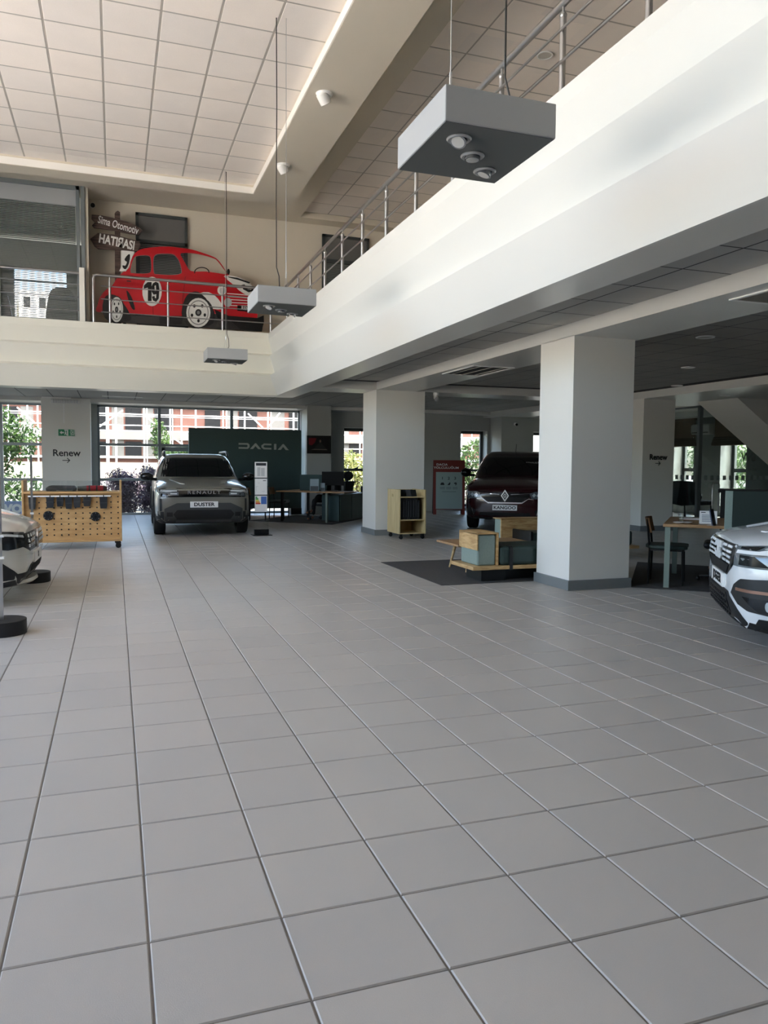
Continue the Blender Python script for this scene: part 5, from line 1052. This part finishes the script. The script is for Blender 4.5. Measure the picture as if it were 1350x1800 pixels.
# dark red van
VRED = mat('dark_red_car_paint', (42, 5, 10), .2, .0, coat=.7)
st = [(0, .62, .40, .76, .82), (-.03, .73, .31, .86, .90), (-.11, .82, .27, .92, .965), (-.28, .885, .25, .96, 1.01), (-.5, .92, .23, 1.0, 1.06), (-.95, .93, .22, 1.06, 1.16), (-1.3, .93, .22, 1.10, 1.20), (-2.4, .93, .22, 1.12, 1.2), (-3.9, .92, .24, 1.12, 1.2), (-4.4, .89, .3, 1.12, 1.18), (-4.48, .84, .4, 1.0, 1.06)]
cb = [(1.05, -.98, -4.44, .905), (1.2, -1.15, -4.42, .885), (1.40, -1.5, -4.36, .84), (1.58, -1.86, -4.28, .775), (1.68, -2.08, -4.2, .72), (1.74, -2.3, -4.1, .64), (1.76, -2.8, -3.7, .45)]
kan = Car('van', 'dark red passenger van behind the wooden sofas', (7.84, 14.66, 0), math.radians(-90-34), VRED, st, cb, (-.9, -3.62), .34, .80)
kan.panel('windscreen', [(-.82, 1.2), (.82, 1.2), (.72, 1.60), (.55, 1.63), (-.55, 1.63), (-.72, 1.60)], CARGLASS, 'x', .004, 'cabin')
kan.panel('side_window', [(-1.55, 1.2), (-2.1, 1.58), (-4.1, 1.56), (-4.2, 1.22)], CARGLASS, 'y', .004, 'cabin', both=True)
kan.panel('upper_grille', [(-.60, .85), (-.3, .84), (.3, .84), (.60, .85), (.50, .74), (.35, .615), (-.35, .615), (-.50, .74)], GLOSSB)
kan.panel('chrome_strip', [(-.60, .70), (-.5, .715), (-.36, .63), (.36, .63), (.5, .715), (.60, .70), (.6, .69), (.49, .70), (.36, .605), (-.36, .605), (-.49, .70), (-.6, .69)], CHROME, 'x', .011)
kan.panel('chrome_line', [(.12, .79), (.12, .80), (.55, .83), (.55, .82)], CHROME, 'x', .011, both=True)
kan.panel('headlight', [(.56, .71), (.52, .82), (.62, .86), (.84, .85), (.86, .76), (.78, .70)], mat('lamp_glass_dark', (92, 98, 102), .12, .2), 'x', .009, both=True)
for yy, s_ in ((.61, .04), (.70, .045), (.79, .04)): kan.panel('lamp_bulb', [(yy-s_, .78), (yy, .83), (yy+s_, .79), (yy, .74)], LED, 'x', .014, both=True)
kan.panel('lower_intake', [(-.58, .27), (-.52, .41), (.52, .41), (.58, .27)], BLACK)
kan.panel('fog_pocket', [(.66, .33), (.62, .45), (.78, .56), (.84, .52), (.80, .36)], BLACK, 'x', .008, both=True); kan.panel('fog_trim', [(.66, .36), (.70, .50), (.72, .50), (.68, .36)], CHROME, 'x', .012, both=True)
kan.panel('lip', [(-.7, .255), (-.7, .29), (.7, .29), (.7, .255)], SKID, 'x', .012)
kan.plate('KANGOO', .512)
em = MB(); xx = kan.front_at(0, .77)+.01
for sx_ in (1,):
    o = [(0, .13), (.085, 0), (0, -.13), (-.085, 0)]; i_ = [(0, .09), (.058, 0), (0, -.09), (-.058, 0)]
bm = flat_bm([o, i_], .02); bmesh.ops.transform(bm, matrix=facing((xx, 0, .77), (0, 1, 0)), verts=bm.verts); obj('emblem', bm, SILV, kan.t)
bm = flat_bm([[(0, .05), (.035, 0), (0, -.05), (-.035, 0)], [(0, .03), (.02, 0), (0, -.03), (-.02, 0)]], .02); bmesh.ops.transform(bm, matrix=facing((xx, 0, .77), (0, 1, 0)), verts=bm.verts); obj('emblem', bm, SILV, kan.t)
kan.mirror(-1.35, 1.05, 1.24, GLOSSB, .09, .12, .10)
obj('aerial', MB().cyl((-2.35, -.0, 1.74), (-2.5, 0, 1.93), .006, 6), BLACK, kan.t)
t_ = text('windscreen_sticker', 'RENAULT', .07, facing((-1.66, .45, 1.48), (0, 1, 0), (-.9, 0, .8)), mat('sticker_white', (200, 200, 196), .6), kan.t, False, .001)

# white car at the left
WPEARL = mat('pearl_white_car_paint', (206, 206, 198), .2, coat=.7)
st = [(0, .50, .40, .64, .70), (-.03, .64, .28, .70, .77), (-.10, .76, .20, .745, .81), (-.24, .855, .18, .79, .86), (-.45, .90, .18, .84, .92), (-.9, .915, .18, .91, 1.01), (-1.25, .915, .18, .95, 1.05), (-2.4, .915, .2, .98, 1.05), (-3.6, .91, .22, 1.0, 1.06), (-4.15, .88, .28, 1.0, 1.05), (-4.32, .8, .4, .92, .96)]
cb = [(.95, -1.1, -4.2, .885), (1.1, -1.35, -4.15, .86), (1.3, -1.75, -4.0, .79), (1.46, -2.15, -3.8, .70), (1.53, -2.45, -3.6, .6), (1.545, -2.8, -3.3, .4)]
wl = Car('hatchback', 'white car at the left picture edge, only its nose in view', (-.80, 8.95, 0), math.radians(-2), WPEARL, st, cb, (-.9, -3.55), .34, .80, GLOSSB, 'r', .0)
wl.panel('windscreen', [(-.78, 1.06), (.78, 1.06), (.66, 1.42), (-.66, 1.42)], CARGLASS, 'x', .004, 'cabin')
wl.panel('side_window', [(-1.6, 1.08), (-2.2, 1.42), (-3.7, 1.40), (-3.9, 1.1)], CARGLASS, 'y', .004, 'cabin', both=True)
wl.panel('upper_grille', [(-.62, .71), (-.3, .715), (.3, .715), (.62, .71), (.64, .60), (.45, .525), (-.45, .525), (-.64, .60)], GLOSSB)
wl.panel('headlight', [(.54, .59), (.54, .725), (.75, .745), (1.25, .785), (1.25, .69), (.95, .60), (.75, .565)], mat('lamp_glass_black', (34, 37, 39), .1, .1), 'x', .010, both=True)
wl.panel('light_guide', [(.58, .70), (.75, .722), (1.2, .755), (1.2, .735), (.75, .70), (.58, .675)], LED, 'x', .014, both=True); wl.panel('light_guide', [(.80, .61), (.98, .675), (1.03, .675), (.86, .61)], LED, 'x', .014, both=True)
for r, z in enumerate((.565, .615, .665)):
    for k in range(4): yy = .17+k*.095; wl.panel('grille_tab', [(yy, z), (yy, z+.032), (yy+.03, z+.032), (yy+.03, z)], LEDW, 'x', .011, both=True)
bm = flat_bm([[(0, .10), (.065, 0), (0, -.10), (-.065, 0)], [(0, .065), (.042, 0), (0, -.065), (-.042, 0)]], .02); bmesh.ops.transform(bm, matrix=facing((.012, 0, .61), (0, 1, 0)), verts=bm.verts); obj('emblem', bm, SILV, wl.t)
wl.panel('lower_intake', [(-1.3, .50), (-.84, .485), (-.66, .325), (-.48, .325), (-.38, .385), (.38, .385), (.48, .325), (.66, .325), (.84, .485), (1.3, .50), (1.3, .245), (.8, .225), (-.8, .225), (-1.3, .245)], BLACK)
for k in range(9): yy = -.32+k*.08; wl.panel('intake_rib', [(yy-.01, .235), (yy-.01, .37), (yy+.01, .37), (yy+.01, .235)], CLAD, 'x', .014)
wl.panel('bumper_crease', [(.3, .475), (.3, .485), (.9, .52), (.9, .51)], WPEARL, 'x', .010, both=True)
b = MB(); rr = []
for k in range(25):
    th = math.radians(-82+164*k/24); c_, s_ = math.cos(th), math.sin(th)
    rr.append([(-.95+r*c_, r*s_*.96, z) for r, z in ((.60, .17), (.93, .165), (.955, .185), (.945, .215), (.85, .225), (.60, .23))])
b.loft(rr); obj('front_lip', b, WPEARL, wl.t, smooth=40)
wl.panel('bonnet_crease', [(-.2, .30), (-.22, .36), (-1.1, .62), (-1.1, .5)], WPEARL, 'z', .007, both=True)
wl.plate('S', .44, .26, .057, .08)
wl.mirror(-1.5, 1.04, 1.08, GLOSSB)

# white car at the right
WHITEC = mat('white_car_paint', (226, 230, 232), .18, coat=.8)
st = [(0, .50, .36, .74, .80), (-.03, .64, .26, .80, .855), (-.10, .76, .20, .83, .89), (-.24, .855, .18, .855, .92), (-.45, .90, .18, .885, .96), (-.9, .92, .18, .95, 1.04), (-1.25, .92, .18, .98, 1.08), (-2.4, .92, .2, 1.0, 1.06), (-3.9, .91, .22, 1.0, 1.06), (-4.4, .88, .3, 1.0, 1.05), (-4.54, .8, .42, .92, .96)]
cb = [(.98, -1.1, -4.42, .885), (1.12, -1.35, -4.4, .86), (1.32, -1.75, -4.3, .79), (1.5, -2.15, -4.15, .70), (1.58, -2.45, -4.0, .6), (1.6, -2.8, -3.7, .4)]
wr = Car('estate_car', 'white car with black bumper pods at the right picture edge, only its nose in view', (4.775, 5.14, 0), math.radians(146.5), WHITEC, st, cb, (-.86, -3.75), .34, .80, None, 'r', .0)
wr.panel('windscreen', [(-.78, 1.1), (.78, 1.1), (.66, 1.47), (-.66, 1.47)], CARGLASS, 'x', .004, 'cabin'); wr.panel('side_window', [(-1.6, 1.1), (-2.2, 1.47), (-4.1, 1.45), (-4.2, 1.12)], CARGLASS, 'y', .004, 'cabin', both=True)
wr.panel('upper_grille', [(-.50, .83), (.50, .83), (.52, .70), (.46, .64), (.34, .575), (-.34, .575), (-.46, .64), (-.52, .70)], GLOSSB)
wr.panel('grille_mesh', [(-.40, .66), (.40, .66), (.33, .59), (-.33, .59)], mat('grille_mesh_dark', (24, 25, 26), .6), 'x', .010)
wr.panel('headlight', [(.51, .675), (.51, .825), (.75, .85), (1.3, .875), (1.35, .77), (.95, .68)], mat('lamp_glass_clear', (120, 128, 132), .08, .3), 'x', .010, both=True)
LB = [[(.54, .775), (.54, .80), (1.25, .82), (1.25, .795)], [(.76, .79), (.84, .79), (1.02, .69), (.94, .69)], [(.70, .80), (.79, .80), (1.0, .86), (.92, .86)]]
for q in LB: wr.panel('light_guide', q, LEDW, 'x', .015, both=True)
wr.panel('lamp_lens', [(.58, .69), (.58, .765), (.70, .765), (.80, .69)], mat('lamp_glass_black', (34, 37, 39), .1, .1), 'x', .013, both=True); wr.panel('lamp_lens', [(.56, .81), (.56, .825), (.74, .84), (.70, .81)], mat('lamp_glass_black', (34, 37, 39), .1, .1), 'x', .013, both=True)
for yy in (.17, .32):
    for z in (.675, .715, .755, .795): wr.panel('grille_bar', [(yy, z), (yy, z+.018), (yy+.12, z+.018), (yy+.12, z)], LEDW, 'x', .012, both=True)
for sd in (-1, 1):
    pl = [(.012, .10), (.10, .10), (.145, .06), (.145, .03), (.06, .03), (.05, .02), (.05, -.02), (.06, -.03), (.145, -.03), (.145, -.06), (.10, -.10), (.012, -.10)]
    wr.panel('emblem', [(sd*a, .745+b*.72) for a, b in pl], LEDW, 'x', .018)
wr.panel('side_pod', [(.48, .46), (.52, .53), (.60, .585), (.80, .605), (1.5, .61), (1.5, .335), (.82, .335), (.66, .355), (.58, .39)], CLAD, 'x', .008, both=True)
wr.panel('side_pod_gloss', [(.62, .455), (1.4, .46), (1.4, .355), (.74, .355)], GLOSSB, 'x', .011, both=True)
wr.panel('copper_strip', [(.56, .492), (.56, .515), (1.45, .52), (1.45, .497)], COPPER, 'x', .016, both=True)
for sd in (-1, 1):
    th = sd*.84/.95; d_ = Vector((math.cos(th), math.sin(th), 0)); h = wr.bv.ray_cast(Vector((-.95, 0, .41))+d_*3, -d_)[0]
    obj('fog_lamp', MB().cyl(h-d_*.02+Vector((0, 0, 0)), h+Vector((1, 0, 0))*.05+d_*.01, .036, 20), LED, wr.t, smooth=True)
    R = Matrix.Translation(h) @ Matrix.Rotation(th, 4, 'Z'); b = MB().box(-.04, -.03 if sd > 0 else -.13, -.055, .03, .13 if sd > 0 else .03, .05, R); obj('fog_bezel', b, CLAD, wr.t, bevel=.012)
wr.panel('lower_grille', [(-.40, .455), (.40, .455), (.56, .36), (.70, .215), (-.70, .215), (-.56, .36)], CLAD)
wr.panel('grille_mesh', [(-.34, .435), (.34, .435), (.50, .25), (-.50, .25)], BLACK, 'x', .011)
for k in range(4):
    for j in range(12): yy = -.44+j*.075+.037*(k % 2); wr.panel('mesh_rib', [(yy, .27+k*.04), (yy+.01, .29+k*.04), (yy+.045, .29+k*.04), (yy+.035, .27+k*.04)], mat('grille_mesh_dark', (24, 25, 26), .6), 'x', .018) if abs(yy+.02) < .44-k*.035 else None
wr.panel('bumper_lip', [(-1.5, .16), (-1.5, .31), (-.74, .305), (-.68, .21), (.68, .21), (.74, .305), (1.5, .31), (1.5, .16)], CLAD, 'x', .014)
wr.panel('skid_plate', [(-.58, .235), (.58, .235), (.50, .185), (-.50, .185)], SKID, 'x', .022)
wr.panel('bonnet_crease', [(-.25, .28), (-.27, .35), (-1.1, .62), (-1.1, .5)], WHITEC, 'z', .008, both=True)
wr.plate('JOGGER', .515, .26, .057, .10, 1.0)
wr.mirror(-1.5, 1.04, 1.12, GLOSSB)
# ------------------------------------------------------------------ person seated behind the far desk
def skin(name, joints, edges, m, parent, root=0, sub=1):
    """one continuous body grown over connected joints: (x, y, z, radius)"""
    me = bpy.data.meshes.new(name); me.from_pydata([j[:3] for j in joints], edges, []); o = bpy.data.objects.new(name, me); C.objects.link(o)
    md = o.modifiers.new('s', 'SKIN'); md.use_smooth_shade = True
    for i, j in enumerate(joints): v = me.skin_vertices[0].data[i]; v.radius = (j[3], j[3]); v.use_root = (i == root)
    if sub: q = o.modifiers.new('u', 'SUBSURF'); q.levels = sub; q.render_levels = sub
    bpy.context.view_layer.update(); m2 = mesh_eval(o); bpy.data.objects.remove(o); bpy.data.meshes.remove(me)
    r = bpy.data.objects.new(name, m2); C.objects.link(r); m2.materials.clear(); m2.materials.append(m)
    for p in m2.polygons: p.use_smooth = True
    if parent: r.parent = parent; r.matrix_parent_inverse = base_matrix(parent).inverted()
    return r
DARKCL = mat('dark_clothing', (30, 30, 33), .85); SKINM = mat('skin', (176, 132, 108), .55); HAIR = mat('dark_hair', (28, 22, 20), .6)
px_, py_ = 5.10, 19.05
pe = thing('person', 'person in dark trousers and sandals sitting cross legged behind the far desk', 'person', (px_, py_, .0))
# seated on an office chair of the desk, turned to the left of the room, upper body low behind the screen
J = [(px_, py_, .50, .135), (px_+.05, py_+.02, .66, .125), (px_+.06, py_+.03, .82, .13), (px_+.03, py_+.02, .92, .085), (px_+.01, py_+.01, .97, .045),
     (px_-.05, py_-.09, .50, .085), (px_-.42, py_-.12, .62, .062), (px_-.62, py_-.13, .32, .042),
     (px_-.05, py_+.09, .50, .085), (px_-.40, py_+.05, .50, .062), (px_-.42, py_+.05, .12, .042),
     (px_+.05, py_-.17, .88, .055), (px_-.02, py_-.22, .68, .042), (px_-.22, py_-.20, .70, .032),
     (px_+.05, py_+.20, .88, .055), (px_-.02, py_+.24, .68, .042), (px_-.22, py_+.16, .70, .032)]
E_ = [(0,1),(1,2),(2,3),(3,4),(0,5),(5,6),(6,7),(0,8),(8,9),(9,10),(3,11),(11,12),(12,13),(3,14),(14,15),(15,16)]
skin('body', J, E_, DARKCL, pe)
def foot(ax, ay, az, dz): 
    skin('foot', [(ax, ay, az, .036), (ax-.03, ay, az-.05, .036), (ax-.12, ay, az-.06+dz, .03), (ax-.20, ay, az-.065+dz*1.6, .022)], [(0,1),(1,2),(2,3)], SKINM, pe)
    obj('sandal', MB().box(ax-.24, ay-.045, az-.105+dz*1.3, ax+.04, ay+.045, az-.085+dz*1.3).box(ax-.15, ay-.05, az-.09+dz, ax-.11, ay+.05, az-.02+dz), BLACK, pe, world=True, bevel=.006)
foot(px_-.63, py_-.13, .285, -.01); foot(px_-.42, py_+.05, .105, 0)
hd = MB().ball((px_, py_, 1.055), .085, .95, .85, 1.12, 20, 14)
for sd in (-1, 1): hd.ball((px_+.01, py_+sd*.074, 1.05), .02, .6, .4, 1, 8, 6); 
hd.cyl((px_-.075, py_, 1.06), (px_-.10, py_, 1.035), .008, 8, .014)
obj('head', hd, SKINM, pe, world=True, smooth=True)
for sd in (-1, 1): obj('eye', MB().ball((px_-.072, py_+sd*.03, 1.065), .011, u=8, v=6), PBLACK, pe, world=True)
obj('mouth', MB().box(px_-.082, py_-.02, 1.012, px_-.074, py_+.02, 1.018), mat('lip', (140, 80, 74), .5), pe, world=True)
obj('hair', MB().ball((px_+.018, py_, 1.078), .088, .95, .92, 1.0, 18, 12), HAIR, pe, world=True, smooth=True)
for sd in (-1, 1):
    hx, hy, hz = px_-.24, py_+(-.20 if sd < 0 else .16), .705
    Jh = [(hx, hy, hz, .026), (hx-.05, hy, hz, .030), (hx-.075, hy, hz, .026)]; Eh = [(0,1),(1,2)]
    for k, (dy, L) in enumerate(((-.027, .052), (-.009, .062), (.009, .058), (.027, .045))):
        b_ = len(Jh); Jh += [(hx-.09-L*.3, hy+dy, hz+.004, .0085), (hx-.09-L*.75, hy+dy*1.1, hz-.004, .008), (hx-.09-L, hy+dy*1.1, hz-.016, .006)]; Eh += [(2, b_), (b_, b_+1), (b_+1, b_+2)]
    b_ = len(Jh); Jh += [(hx-.04, hy-sd*.04, hz, .010), (hx-.075, hy-sd*.055, hz-.006, .008)]; Eh += [(1, b_), (b_, b_+1)]
    skin('hand', Jh, Eh, SKINM, pe, 1)
t = thing('office_chair', 'dark swivel chair carrying the person behind the far desk', 'chair', (px_+.02, py_, .008), PI+.5)
obj('seat', MB().box(-.24, -.24, .33, .24, .24, .385), BLACK, t, bevel=.03); obj('column', MB().cyl((0, 0, .06), (0, 0, .34), .028), BLACKM, t); b = MB()
for k in range(5): b.tube([(0, 0, .08), (.22*math.cos(k*1.2566), .22*math.sin(k*1.2566), .06)], .02, 6).ball((.23*math.cos(k*1.2566), .23*math.sin(k*1.2566), .03), .03, u=8, v=6)
obj('base', b, BLACK, t); obj('backrest', MB().box(-.30, -.2, .45, -.25, .2, .95), BLACK, t, bevel=.02)

pe.rotation_euler.z = .5
